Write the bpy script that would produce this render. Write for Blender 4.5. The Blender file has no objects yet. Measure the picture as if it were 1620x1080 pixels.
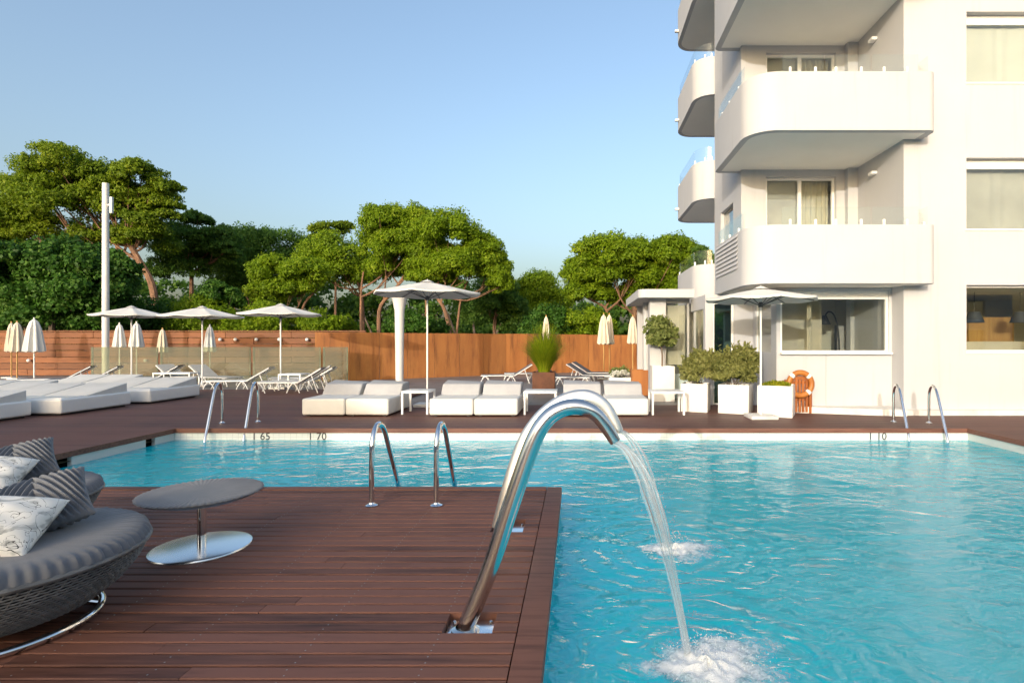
import bpy, bmesh, math, random
import numpy as np
from mathutils import Vector, Matrix
random.seed(7); RNG = np.random.default_rng(7)
scene = bpy.context.scene
col = scene.collection
R = math.radians
FPX, CX, CY, CAMH = 870.0, 913.0, 540.0, 1.5

# ------------------------------------------------------------------ camera
cd = bpy.data.cameras.new('camera'); cam = bpy.data.objects.new('camera', cd); col.objects.link(cam)
cam.location = (0, 0, CAMH); cam.rotation_euler = (R(90), 0, 0)
cd.sensor_width = 36; cd.lens = 36 * FPX / 1620; cd.shift_x = -(CX - 810) / 1620
cd.clip_start = 0.05; cd.clip_end = 5000
scene.camera = cam
# ------------------------------------------------------------------ sky and sun
SUN_EL, SUN_AZ = R(10.5), R(20)          # low sun behind the camera, a little to its left
w = bpy.data.worlds.new('World'); scene.world = w; w.use_nodes = True
wn, wl = w.node_tree.nodes, w.node_tree.links
sky = wn.new('ShaderNodeTexSky'); sky.sky_type = 'NISHITA'; sky.sun_disc = False
sky.sun_elevation = SUN_EL; sky.sun_rotation = R(180) + SUN_AZ
sky.air_density = 1.0; sky.dust_density = 6.3; sky.ozone_density = 1.5
wl.new(sky.outputs[0], wn['Background'].inputs[0]); wn['Background'].inputs[1].default_value = 0.15
sd = bpy.data.lights.new('sun', 'SUN'); sd.energy = 2.0; sd.angle = R(0.6); sd.color = (0.42, 0.39, 0.35)
sun = bpy.data.objects.new('sun', sd); col.objects.link(sun)
sdir = Vector((math.sin(SUN_AZ) * math.cos(SUN_EL), math.cos(SUN_AZ) * math.cos(SUN_EL), -math.sin(SUN_EL)))
sun.rotation_euler = sdir.to_track_quat('-Z', 'Y').to_euler(); sun.location = (-20, -50, 30)
vs = scene.view_settings; vs.view_transform = 'Standard'; vs.look = 'None'; vs.gamma = 1; vs.exposure = 1.48
try: vs.use_curve_mapping = False
except Exception: pass
cy = scene.cycles; cy.use_denoising = True; cy.max_bounces = 9; cy.diffuse_bounces = 4; cy.glossy_bounces = 4
cy.transmission_bounces = 6; cy.transparent_max_bounces = 48; cy.sample_clamp_indirect = 4.0; cy.blur_glossy = 0.5

def G(px, py, z=0.0):                    # pixel -> point on the level z
    Y = FPX * (CAMH - z) / (py - CY); return Vector(((px - CX) * Y / FPX, Y, z))
def P(px, py, Y): return Vector(((px - CX) * Y / FPX, Y, CAMH - (py - CY) * Y / FPX))

# ------------------------------------------------------------------ materials
MATS = {}
def newmat(name):
    m = bpy.data.materials.new(name); m.use_nodes = True; m.node_tree.nodes.clear(); MATS[name] = m
    t = m.node_tree; out = t.nodes.new('ShaderNodeOutputMaterial'); return m, t, out
def nd(t, typ, **kw):
    n = t.nodes.new(typ)
    for k, v in kw.items():
        if k.startswith('i_'):
            key = k[2:]; key = int(key) if key.isdigit() else key.replace('_', ' '); n.inputs[key].default_value = v
        else: setattr(n, k, v)
    return n
def c4(c): return (c[0], c[1], c[2], 1)
def mat(name, c1, c2=None, rough=0.5, metal=0.0, scale=4.0, stretch=(1, 1, 1), bump=0.0, bscale=None, coat=0.0, detail=5, spec=0.5, lo=0.35, hi=0.65, sheen=0.0, rvar=0.0):
    m, t, out = newmat(name); L = t.links.new
    b = nd(t, 'ShaderNodeBsdfPrincipled', i_Roughness=rough, i_Metallic=metal); L(b.outputs[0], out.inputs[0])
    b.inputs['Coat Weight'].default_value = coat; b.inputs['Specular IOR Level'].default_value = spec; b.inputs['Sheen Weight'].default_value = sheen
    b.inputs['Base Color'].default_value = c4(c1)
    tc = nd(t, 'ShaderNodeTexCoord'); mp = nd(t, 'ShaderNodeMapping'); mp.inputs['Scale'].default_value = stretch; L(tc.outputs['Object'], mp.inputs[0])
    if c2 is not None or rvar:
        n = nd(t, 'ShaderNodeTexNoise', i_Scale=scale, i_Detail=detail, i_Roughness=0.6); L(mp.outputs[0], n.inputs['Vector'])
        if c2 is not None:
            r = nd(t, 'ShaderNodeValToRGB'); r.color_ramp.elements[0].position = lo; r.color_ramp.elements[1].position = hi
            r.color_ramp.elements[0].color = c4(c1); r.color_ramp.elements[1].color = c4(c2)
            L(n.outputs[0], r.inputs[0]); L(r.outputs[0], b.inputs['Base Color'])
        if rvar:
            mr = nd(t, 'ShaderNodeMapRange'); mr.inputs[3].default_value = rough - rvar; mr.inputs[4].default_value = rough + rvar
            L(n.outputs[0], mr.inputs[0]); L(mr.outputs[0], b.inputs['Roughness'])
    if bump:
        n2 = nd(t, 'ShaderNodeTexNoise', i_Scale=bscale or scale * 6, i_Detail=4.0); L(mp.outputs[0], n2.inputs['Vector'])
        bp = nd(t, 'ShaderNodeBump', i_Strength=1.0, i_Distance=bump); L(n2.outputs[0], bp.inputs['Height']); L(bp.outputs[0], b.inputs['Normal'])
    return m

mat('render_white', (0.515, 0.52, 0.54), (0.485, 0.49, 0.505), rough=0.75, scale=0.7, bump=0.002, bscale=60, lo=0.3, hi=0.75)
def streaks(name, amount):
    t = MATS[name].node_tree; L = t.links.new; b = [n for n in t.nodes if n.type == 'BSDF_PRINCIPLED'][0]; src = b.inputs['Base Color'].links[0].from_socket
    ge = nd(t, 'ShaderNodeNewGeometry'); mp = nd(t, 'ShaderNodeMapping'); mp.inputs['Scale'].default_value = (2.2, 2.2, 0.12); L(ge.outputs['Position'], mp.inputs[0])
    n = nd(t, 'ShaderNodeTexNoise', i_Scale=2.4, i_Detail=7.0, i_Roughness=0.7); L(mp.outputs[0], n.inputs['Vector'])
    mr = nd(t, 'ShaderNodeMapRange', interpolation_type='SMOOTHSTEP'); mr.inputs[1].default_value = 0.52; mr.inputs[2].default_value = 0.78; mr.inputs[4].default_value = amount; L(n.outputs[0], mr.inputs[0])
    mx = nd(t, 'ShaderNodeMixRGB', blend_type='MULTIPLY'); mx.inputs[2].default_value = (0.66, 0.63, 0.58, 1); L(mr.outputs[0], mx.inputs[0]); L(src, mx.inputs[1]); L(mx.outputs[0], b.inputs['Base Color'])
streaks('render_white', 0.30)
mat('soffit_white', (0.90, 0.88, 0.83), (0.86, 0.84, 0.79), rough=0.8, scale=0.8)
mat('plinth_white', (0.70, 0.69, 0.66), (0.52, 0.50, 0.46), rough=0.7, scale=2.5, lo=0.45, hi=0.8)
mat('planter_white', (0.76, 0.75, 0.72), (0.68, 0.66, 0.63), rough=0.45, scale=2.5, lo=0.4, hi=0.8)
mat('metal_white', (0.80, 0.80, 0.79), rough=0.35, scale=3)
mat('mast_white', (0.72, 0.71, 0.69), (0.62, 0.61, 0.59), rough=0.45, scale=1.5)
mat('sofa_white', (0.74, 0.73, 0.69), (0.68, 0.67, 0.63), rough=0.55, scale=3, bump=0.0015, bscale=90)
mat('sofa_grey', (0.46, 0.46, 0.46), (0.40, 0.40, 0.41), rough=0.7, scale=3, bump=0.0015, bscale=90)
mat('bed_shell', (0.88, 0.87, 0.84), (0.83, 0.82, 0.79), rough=0.3, scale=1.2, coat=0.25)
mat('cream_pad', (0.74, 0.73, 0.69), (0.66, 0.65, 0.61), rough=0.8, scale=2.0, bump=0.003, bscale=25)
mat('canvas', (0.74, 0.73, 0.69), (0.67, 0.66, 0.62), rough=0.85, scale=1.6, bump=0.004, bscale=14)
mat('canvas_beige', (0.70, 0.62, 0.50), (0.60, 0.53, 0.42), rough=0.85, scale=2.0, bump=0.004, bscale=14)
mat('steel', (0.72, 0.71, 0.69), rough=0.16, metal=1.0, scale=6, rvar=0.07)
mat('satin_steel', (0.80, 0.78, 0.74), rough=0.4, metal=1.0, scale=6, rvar=0.06)
mat('chrome', (0.78, 0.79, 0.80), rough=0.06, metal=1.0, scale=6, rvar=0.03)
mat('mirror_steel', (0.80, 0.82, 0.84), rough=0.22, metal=1.0, scale=8, rvar=0.02)
mat('rail_dark', (0.10, 0.10, 0.11), rough=0.4, scale=3)
mat('sling_grey', (0.17, 0.17, 0.18), (0.12, 0.12, 0.13), rough=0.75, scale=8, bump=0.002)
mat('sling_light', (0.52, 0.52, 0.50), (0.45, 0.45, 0.43), rough=0.75, scale=8, bump=0.002)
mat('corten', (0.40, 0.165, 0.045), (0.26, 0.085, 0.022), rough=0.8, scale=1.6, stretch=(1.6, 1.6, 0.35), bump=0.002, bscale=30, detail=9, lo=0.3, hi=0.8)
mat('corten_dark', (0.14, 0.05, 0.022), (0.08, 0.03, 0.014), rough=0.75, scale=3.0, bump=0.002, bscale=30)
mat('cedar_plank', (0.26, 0.092, 0.028), (0.15, 0.05, 0.016), rough=0.65, scale=2.2, stretch=(0.5, 1, 4), bump=0.003, bscale=10, lo=0.3, hi=0.75)
mat('orange_wood', (0.38, 0.12, 0.025), (0.26, 0.075, 0.015), rough=0.6, scale=3, stretch=(3, 3, 0.6), bump=0.002)
mat('buoy_orange', (0.46, 0.17, 0.03), (0.38, 0.13, 0.025), rough=0.45, scale=5)
mat('soil', (0.05, 0.035, 0.025), (0.03, 0.02, 0.015), rough=0.95, scale=20, bump=0.01)
mat('dark_void', (0.008, 0.008, 0.008), rough=0.9)
mat('charcoal', (0.025, 0.026, 0.028), rough=0.6)
mat('interior_wall', (0.60, 0.59, 0.50), (0.54, 0.53, 0.44), rough=0.8, scale=0.6)
mat('interior_floor', (0.28, 0.24, 0.19), rough=0.5)
mat('interior_dark', (0.10, 0.10, 0.09), rough=0.8)
mat('curtain_cream', (0.62, 0.58, 0.48), (0.52, 0.48, 0.38), rough=0.85, scale=1.2)
mat('curtain_grey', (0.50, 0.49, 0.47), (0.42, 0.41, 0.39), rough=0.85, scale=1.2)
mat('blind_white', (0.70, 0.70, 0.66), (0.62, 0.62, 0.58), rough=0.8, scale=0.8)
mat('honey_wood', (0.50, 0.30, 0.10), (0.40, 0.22, 0.07), rough=0.5, scale=2, stretch=(6, 6, 0.5))
mat('lamp_navy', (0.03, 0.045, 0.075), rough=0.6)
mat('frame_white', (0.80, 0.80, 0.78), rough=0.4)
mat('frame_grey', (0.30, 0.31, 0.31), rough=0.45, metal=0.3)
mat('cabinet_aqua', (0.45, 0.55, 0.52), rough=0.4)
mat('ink', (0.05, 0.06, 0.07), rough=0.6)
mat('bark_pine', (0.25, 0.14, 0.085), (0.13, 0.075, 0.05), rough=0.95, scale=2.5, stretch=(1, 1, 0.4), bump=0.03, bscale=6)
mat('bark_grey', (0.20, 0.15, 0.11), (0.11, 0.085, 0.065), rough=0.95, scale=2.5, stretch=(1, 1, 0.4), bump=0.03, bscale=6)
mat('earth', (0.16, 0.12, 0.075), (0.07, 0.08, 0.035), rough=0.95, scale=0.12, bump=0.05, bscale=1.5)
mat('fabric_slate', (0.14, 0.15, 0.17), (0.115, 0.125, 0.145), rough=0.85, scale=9, bump=0.0006, bscale=450, sheen=0.2)
mat('wicker', (0.17, 0.175, 0.18), (0.10, 0.105, 0.11), rough=0.45, scale=14)
mat('roof_grey', (0.35, 0.34, 0.32), rough=0.9)

def vary(name, lo, hi, stain=None):
    t = MATS[name].node_tree; L = t.links.new; b = [n for n in t.nodes if n.type == 'BSDF_PRINCIPLED'][0]; src = b.inputs['Base Color'].links[0].from_socket
    oi = nd(t, 'ShaderNodeObjectInfo'); mr = nd(t, 'ShaderNodeMapRange'); mr.inputs[3].default_value = lo; mr.inputs[4].default_value = hi; L(oi.outputs['Random'], mr.inputs[0])
    hs = nd(t, 'ShaderNodeHueSaturation'); L(mr.outputs[0], hs.inputs['Value']); L(src, hs.inputs['Color']); out = hs.outputs[0]
    if stain:
        ge = nd(t, 'ShaderNodeNewGeometry'); mp = nd(t, 'ShaderNodeMapping'); mp.inputs['Scale'].default_value = stain[1]; L(ge.outputs['Position'], mp.inputs[0]); n = nd(t, 'ShaderNodeTexNoise', i_Scale=1.0, i_Detail=8.0, i_Roughness=0.65); L(mp.outputs[0], n.inputs['Vector'])
        m2 = nd(t, 'ShaderNodeMapRange', interpolation_type='SMOOTHSTEP'); m2.inputs[1].default_value = 0.46; m2.inputs[2].default_value = 0.72; m2.inputs[4].default_value = 0.8; L(n.outputs[0], m2.inputs[0])
        mx = nd(t, 'ShaderNodeMixRGB'); mx.inputs[2].default_value = c4(stain[0]); L(m2.outputs[0], mx.inputs[0]); L(out, mx.inputs[1]); out = mx.outputs[0]
    L(out, b.inputs['Base Color'])
vary('corten', 0.8, 1.15, ((0.13, 0.045, 0.016), (3.2, 3.2, 0.5))); vary('cedar_plank', 0.72, 1.2, ((0.16, 0.055, 0.018), (0.5, 0.5, 5.0)))
def deck_mat(name, planks):
    m, t, out = newmat(name); L = t.links.new
    b = nd(t, 'ShaderNodeBsdfPrincipled', i_Roughness=0.5); L(b.outputs[0], out.inputs[0]); b.inputs['Specular IOR Level'].default_value = 0.35
    tc = nd(t, 'ShaderNodeTexCoord'); ge = nd(t, 'ShaderNodeNewGeometry'); sp = nd(t, 'ShaderNodeSeparateXYZ'); L(ge.outputs['Position'], sp.inputs[0])
    mp = nd(t, 'ShaderNodeMapping'); mp.inputs['Scale'].default_value = (0.55, 9, 9); L(ge.outputs['Position'], mp.inputs[0])
    grain = nd(t, 'ShaderNodeTexNoise', i_Scale=3.2, i_Detail=8.0, i_Roughness=0.65); L(mp.outputs[0], grain.inputs['Vector'])
    big = nd(t, 'ShaderNodeTexNoise', i_Scale=0.55, i_Detail=4.0); L(ge.outputs['Position'], big.inputs['Vector'])
    if planks:                                                     # boards too fine to build: one tone a board
        dv = nd(t, 'ShaderNodeMath', operation='DIVIDE'); dv.inputs[1].default_value = 0.1; L(sp.outputs['Y'], dv.inputs[0])
        fl = nd(t, 'ShaderNodeMath', operation='FLOOR'); L(dv.outputs[0], fl.inputs[0])
        wnz = nd(t, 'ShaderNodeTexWhiteNoise', noise_dimensions='1D'); L(fl.outputs[0], wnz.inputs['W']); rnd = wnz.outputs[0]
        fr = nd(t, 'ShaderNodeMath', operation='FRACT'); L(dv.outputs[0], fr.inputs[0])
        gp = nd(t, 'ShaderNodeMath', operation='LESS_THAN'); gp.inputs[1].default_value = 0.07; L(fr.outputs[0], gp.inputs[0])
    else:
        oi = nd(t, 'ShaderNodeObjectInfo'); rnd = oi.outputs['Random']; gp = None
    ad = nd(t, 'ShaderNodeMath', operation='MULTIPLY_ADD'); ad.inputs[1].default_value = 0.34; L(rnd, ad.inputs[0]); L(grain.outputs[0], ad.inputs[2])
    ad2 = nd(t, 'ShaderNodeMath', operation='MULTIPLY_ADD'); ad2.inputs[1].default_value = 0.7; L(big.outputs[0], ad2.inputs[0]); L(ad.outputs[0], ad2.inputs[2])
    r = nd(t, 'ShaderNodeValToRGB'); e = r.color_ramp.elements; e[0].position = 0.62; e[1].position = 1.38
    e[0].color = (0.050, 0.020, 0.014, 1) if not planks else (0.058, 0.024, 0.018, 1); e[1].color = (0.190, 0.083, 0.058, 1) if not planks else (0.150, 0.066, 0.049, 1)
    sc = nd(t, 'ShaderNodeMath', operation='MULTIPLY'); sc.inputs[1].default_value = 0.95; L(ad2.outputs[0], sc.inputs[0]); L(sc.outputs[0], r.inputs[0])
    cout = r.outputs[0]
    if gp:
        mx = nd(t, 'ShaderNodeMixRGB'); mx.inputs[2].default_value = (0.012, 0.006, 0.005, 1); L(gp.outputs[0], mx.inputs[0]); L(cout, mx.inputs[1]); cout = mx.outputs[0]
    L(cout, b.inputs['Base Color'])
    mr = nd(t, 'ShaderNodeMapRange'); mr.inputs[3].default_value = 0.5; mr.inputs[4].default_value = 0.75; L(big.outputs[0], mr.inputs[0]); L(mr.outputs[0], b.inputs['Roughness'])
    bp = nd(t, 'ShaderNodeBump', i_Strength=0.6, i_Distance=0.002); L(grain.outputs[0], bp.inputs['Height']); L(bp.outputs[0], b.inputs['Normal'])
deck_mat('deck_board', False); deck_mat('deck_far', True)

def paving_mat():
    m, t, out = newmat('paving'); L = t.links.new
    b = nd(t, 'ShaderNodeBsdfPrincipled', i_Roughness=0.5); L(b.outputs[0], out.inputs[0])
    ge = nd(t, 'ShaderNodeNewGeometry'); br = nd(t, 'ShaderNodeTexBrick', i_Scale=1.0); L(ge.outputs['Position'], br.inputs['Vector'])
    br.inputs['Color1'].default_value = (0.17, 0.155, 0.15, 1); br.inputs['Color2'].default_value = (0.21, 0.195, 0.185, 1); br.inputs['Mortar'].default_value = (0.10, 0.09, 0.085, 1)
    br.inputs['Mortar Size'].default_value = 0.008; br.inputs['Brick Width'].default_value = 1.2; br.inputs['Row Height'].default_value = 0.6
    n = nd(t, 'ShaderNodeTexNoise', i_Scale=1.3, i_Detail=6.0); L(ge.outputs['Position'], n.inputs['Vector'])
    mx = nd(t, 'ShaderNodeMixRGB', blend_type='OVERLAY', i_0=0.4); L(br.outputs[0], mx.inputs[1]); L(n.outputs[0], mx.inputs[2]); L(mx.outputs[0], b.inputs['Base Color'])
paving_mat()

def pool_tile_mat(name, ca, cb, mortar):
    m, t, out = newmat(name); L = t.links.new
    b = nd(t, 'ShaderNodeBsdfPrincipled', i_Roughness=0.3); L(b.outputs[0], out.inputs[0])
    ge = nd(t, 'ShaderNodeNewGeometry'); mp = nd(t, 'ShaderNodeMapping'); L(ge.outputs['Position'], mp.inputs[0])
    n = nd(t, 'ShaderNodeTexNoise', i_Scale=0.8, i_Detail=3.0); L(mp.outputs[0], n.inputs['Vector'])
    r = nd(t, 'ShaderNodeValToRGB'); r.color_ramp.elements[0].color = c4(ca); r.color_ramp.elements[1].color = c4(cb); r.color_ramp.elements[0].position = 0.35; r.color_ramp.elements[1].position = 0.65
    L(n.outputs[0], r.inputs[0])
    ck = nd(t, 'ShaderNodeTexVoronoi', feature='F1', distance='CHEBYCHEV', i_Scale=10.0, i_Randomness=0.0); L(mp.outputs[0], ck.inputs['Vector'])
    gt = nd(t, 'ShaderNodeMath', operation='GREATER_THAN'); gt.inputs[1].default_value = 0.465; L(ck.outputs['Distance'], gt.inputs[0])
    mx = nd(t, 'ShaderNodeMixRGB'); mx.inputs[2].default_value = c4(mortar); L(gt.outputs[0], mx.inputs[0]); L(r.outputs[0], mx.inputs[1]); L(mx.outputs[0], b.inputs['Base Color'])
pool_tile_mat('pool_tile', (0.14, 0.66, 0.78), (0.22, 0.74, 0.84), (0.18, 0.62, 0.72))
pool_tile_mat('pool_band', (0.76, 0.77, 0.74), (0.70, 0.72, 0.70), (0.58, 0.60, 0.58))

WATER_Z = -0.20
def water_mat():
    m, t, out = newmat('water'); L = t.links.new
    ge = nd(t, 'ShaderNodeNewGeometry'); mp = nd(t, 'ShaderNodeMapping'); mp.inputs['Scale'].default_value = (0.75, 1.15, 1); mp.inputs['Rotation'].default_value = (0, 0, 0.25); L(ge.outputs['Position'], mp.inputs[0])
    n1 = nd(t, 'ShaderNodeTexNoise', i_Scale=1.7, i_Detail=2.0, i_Distortion=0.6); n2 = nd(t, 'ShaderNodeTexNoise', i_Scale=5.5, i_Detail=3.0, i_Distortion=0.9); n3 = nd(t, 'ShaderNodeTexNoise', i_Scale=17.0, i_Detail=3.0, i_Distortion=0.5)
    for n in (n1, n2, n3): L(mp.outputs[0], n.inputs['Vector'])
    a = nd(t, 'ShaderNodeMath', operation='MULTIPLY_ADD'); a.inputs[1].default_value = 0.32; L(n2.outputs[0], a.inputs[0]); L(n1.outputs[0], a.inputs[2])
    a2 = nd(t, 'ShaderNodeMath', operation='MULTIPLY_ADD'); a2.inputs[1].default_value = 0.09; L(n3.outputs[0], a2.inputs[0]); L(a.outputs[0], a2.inputs[2])
    h = a2
    for (jx, jy, am) in ((0.66, 2.93, 0.16), (0.78, 4.48, 0.10)):
        ds = nd(t, 'ShaderNodeVectorMath', operation='DISTANCE'); ds.inputs[1].default_value = (jx, jy, WATER_Z); L(ge.outputs['Position'], ds.inputs[0])
        k1 = nd(t, 'ShaderNodeMath', operation='MULTIPLY_ADD'); k1.inputs[1].default_value = 34.0; L(ds.outputs['Value'], k1.inputs[0]); nz = nd(t, 'ShaderNodeMath', operation='MULTIPLY'); nz.inputs[1].default_value = 9.0; L(n2.outputs[0], nz.inputs[0]); L(nz.outputs[0], k1.inputs[2])
        sn = nd(t, 'ShaderNodeMath', operation='SINE'); L(k1.outputs[0], sn.inputs[0])
        fo = nd(t, 'ShaderNodeMapRange', interpolation_type='SMOOTHSTEP'); fo.inputs[1].default_value = 0.1; fo.inputs[2].default_value = 1.5; fo.inputs[3].default_value = am; fo.inputs[4].default_value = 0.0; L(ds.outputs['Value'], fo.inputs[0])
        ml = nd(t, 'ShaderNodeMath', operation='MULTIPLY_ADD'); L(sn.outputs[0], ml.inputs[0]); L(fo.outputs[0], ml.inputs[1]); L(h.outputs[0], ml.inputs[2]); h = ml
    bp = nd(t, 'ShaderNodeBump', i_Strength=1.0, i_Distance=0.04); L(h.outputs[0], bp.inputs['Height'])
    fr = nd(t, 'ShaderNodeFresnel', i_IOR=1.58); L(bp.outputs[0], fr.inputs['Normal'])
    gl = nd(t, 'ShaderNodeBsdfGlossy', i_Roughness=0.04); L(bp.outputs[0], gl.inputs['Normal'])
    rf = nd(t, 'ShaderNodeBsdfRefraction', i_Roughness=0.02, i_IOR=1.33); rf.inputs['Color'].default_value = (0.50, 0.90, 0.96, 1); L(bp.outputs[0], rf.inputs['Normal'])
    df = nd(t, 'ShaderNodeBsdfDiffuse'); df.inputs['Color'].default_value = (0.008, 0.74, 0.93, 1); L(bp.outputs[0], df.inputs['Normal'])
    body = nd(t, 'ShaderNodeMixShader', i_0=0.62); L(rf.outputs[0], body.inputs[1]); L(df.outputs[0], body.inputs[2])
    fin = nd(t, 'ShaderNodeMixShader'); L(fr.outputs[0], fin.inputs[0]); L(body.outputs[0], fin.inputs[1]); L(gl.outputs[0], fin.inputs[2]); L(fin.outputs[0], out.inputs[0])
water_mat()

def glass_mat(name, tint, refl=1.0, dirt=0.0):
    m, t, out = newmat(name); L = t.links.new
    fr = nd(t, 'ShaderNodeFresnel', i_IOR=1.5); tr = nd(t, 'ShaderNodeBsdfTransparent'); tr.inputs[0].default_value = c4(tint)
    gl = nd(t, 'ShaderNodeBsdfGlossy', i_Roughness=0.01); mu = nd(t, 'ShaderNodeMath', operation='MULTIPLY', use_clamp=True); mu.inputs[1].default_value = refl
    ge = nd(t, 'ShaderNodeNewGeometry'); io = nd(t, 'ShaderNodeMath', operation='MULTIPLY_ADD'); io.inputs[1].default_value = 1 / 1.5 - 1.5; io.inputs[2].default_value = 1.5; L(ge.outputs['Backfacing'], io.inputs[0]); L(io.outputs[0], fr.inputs['IOR'])
    L(fr.outputs[0], mu.inputs[0]); mx = nd(t, 'ShaderNodeMixShader'); L(mu.outputs[0], mx.inputs[0]); L(tr.outputs[0], mx.inputs[1]); L(gl.outputs[0], mx.inputs[2])
    fin = mx
    if dirt:
        df = nd(t, 'ShaderNodeBsdfDiffuse'); df.inputs[0].default_value = (0.55, 0.58, 0.5, 1); fin = nd(t, 'ShaderNodeMixShader', i_0=dirt); L(mx.outputs[0], fin.inputs[1]); L(df.outputs[0], fin.inputs[2])
    L(fin.outputs[0], out.inputs[0])
glass_mat('window_glass', (0.90, 0.92, 0.90), 1.8); glass_mat('rail_glass', (0.965, 0.985, 0.98), 0.6, 0.02)
glass_mat('screen_glass', (0.74, 0.76, 0.62), 1.8, 0.14); glass_mat('door_glass', (0.40, 0.52, 0.44), 2.0)

def jet_mat():
    m, t, out = newmat('jet_water'); L = t.links.new
    tr = nd(t, 'ShaderNodeBsdfTransparent'); tr.inputs[0].default_value = (0.985, 0.995, 1, 1); gl = nd(t, 'ShaderNodeBsdfGlossy', i_Roughness=0.2); d1 = nd(t, 'ShaderNodeBsdfTranslucent'); d1.inputs[0].default_value = (0.96, 0.98, 0.99, 1); d2 = nd(t, 'ShaderNodeBsdfDiffuse'); d2.inputs[0].default_value = (0.96, 0.98, 0.99, 1); df = nd(t, 'ShaderNodeAddShader'); L(d1.outputs[0], df.inputs[0]); L(d2.outputs[0], df.inputs[1])
    lw = nd(t, 'ShaderNodeLayerWeight', i_Blend=0.22); m1 = nd(t, 'ShaderNodeMixShader'); L(lw.outputs['Fresnel'], m1.inputs[0]); L(tr.outputs[0], m1.inputs[1]); L(gl.outputs[0], m1.inputs[2])
    m2 = nd(t, 'ShaderNodeMixShader', i_0=0.05); L(m1.outputs[0], m2.inputs[1]); L(df.outputs[0], m2.inputs[2]); L(m2.outputs[0], out.inputs[0])
    m, t, out = newmat('foam'); L = t.links.new
    tr = nd(t, 'ShaderNodeBsdfTransparent'); df = nd(t, 'ShaderNodeBsdfPrincipled', i_Roughness=0.4); df.inputs['Base Color'].default_value = (0.93, 0.96, 0.97, 1)
    m1 = nd(t, 'ShaderNodeMixShader', i_0=0.6); L(tr.outputs[0], m1.inputs[1]); L(df.outputs[0], m1.inputs[2]); L(m1.outputs[0], out.inputs[0])
jet_mat()

def leaf_mat(name, dark, light, yellow, trans=0.42):
    m, t, out = newmat(name); L = t.links.new
    at = nd(t, 'ShaderNodeAttribute', attribute_name='tint'); r = nd(t, 'ShaderNodeValToRGB'); e = r.color_ramp.elements
    e[0].position = 0.0; e[1].position = 1.0; e[0].color = c4(dark); e[1].color = c4(yellow); x = e.new(0.6); x.color = c4(light)
    L(at.outputs['Fac'], r.inputs[0])
    b = nd(t, 'ShaderNodeBsdfPrincipled', i_Roughness=0.55); b.inputs['Specular IOR Level'].default_value = 0.25; L(r.outputs[0], b.inputs['Base Color'])
    tl = nd(t, 'ShaderNodeBsdfTranslucent'); L(r.outputs[0], tl.inputs[0]); mx = nd(t, 'ShaderNodeMixShader', i_0=trans); L(b.outputs[0], mx.inputs[1]); L(tl.outputs[0], mx.inputs[2]); L(mx.outputs[0], out.inputs[0])
leaf_mat('pine_leaf', (0.105, 0.185, 0.008), (0.210, 0.330, 0.012), (0.32, 0.41, 0.022), 0.5)
leaf_mat('pine_yellow', (0.095, 0.165, 0.010), (0.195, 0.290, 0.016), (0.30, 0.36, 0.025), 0.5)
leaf_mat('pine_blue', (0.046, 0.115, 0.020), (0.105, 0.215, 0.030), (0.17, 0.28, 0.038), 0.5)
leaf_mat('broad_leaf', (0.020, 0.065, 0.008), (0.060, 0.160, 0.018), (0.17, 0.29, 0.05))
leaf_mat('olive_leaf', (0.12, 0.16, 0.04), (0.22, 0.27, 0.08), (0.36, 0.38, 0.14), 0.45)
leaf_mat('rosemary_leaf', (0.13, 0.15, 0.04), (0.27, 0.28, 0.08), (0.42, 0.41, 0.16), 0.45)
leaf_mat('grass_leaf', (0.12, 0.20, 0.01), (0.30, 0.40, 0.015), (0.48, 0.48, 0.03), 0.5)
leaf_mat('sedum_leaf', (0.12, 0.20, 0.01), (0.34, 0.36, 0.02), (0.55, 0.45, 0.02))
leaf_mat('petal', (0.65, 0.66, 0.55), (0.80, 0.80, 0.74), (0.85, 0.85, 0.80))

def stripe_mat():
    m, t, out = newmat('pillow_print'); L = t.links.new           # white pillow with a loose grey leaf print
    b = nd(t, 'ShaderNodeBsdfPrincipled', i_Roughness=0.85); L(b.outputs[0], out.inputs[0])
    tc = nd(t, 'ShaderNodeTexCoord'); n = nd(t, 'ShaderNodeTexNoise', i_Scale=4.5, i_Detail=3.0, i_Distortion=1.6); L(tc.outputs['Object'], n.inputs['Vector'])
    r = nd(t, 'ShaderNodeValToRGB'); e = r.color_ramp.elements; e[0].position = 0.40; e[0].color = (0.33, 0.34, 0.33, 1); e[1].position = 0.47; e[1].color = (0.74, 0.74, 0.71, 1)
    x = e.new(0.44); x.color = (0.50, 0.51, 0.49, 1); L(n.outputs[0], r.inputs[0])
    v = nd(t, 'ShaderNodeTexNoise', i_Scale=6.0, i_Detail=2.0, i_Distortion=2.5); L(tc.outputs['Object'], v.inputs['Vector'])
    s = nd(t, 'ShaderNodeMath', operation='SUBTRACT'); s.inputs[1].default_value = 0.5; L(v.outputs[0], s.inputs[0]); ab = nd(t, 'ShaderNodeMath', operation='ABSOLUTE'); L(s.outputs[0], ab.inputs[0])
    lt = nd(t, 'ShaderNodeMath', operation='LESS_THAN'); lt.inputs[1].default_value = 0.006; L(ab.outputs[0], lt.inputs[0])
    mx = nd(t, 'ShaderNodeMixRGB'); mx.inputs[2].default_value = (0.05, 0.05, 0.05, 1); L(lt.outputs[0], mx.inputs[0]); L(r.outputs[0], mx.inputs[1]); L(mx.outputs[0], b.inputs['Base Color'])
stripe_mat()

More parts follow.
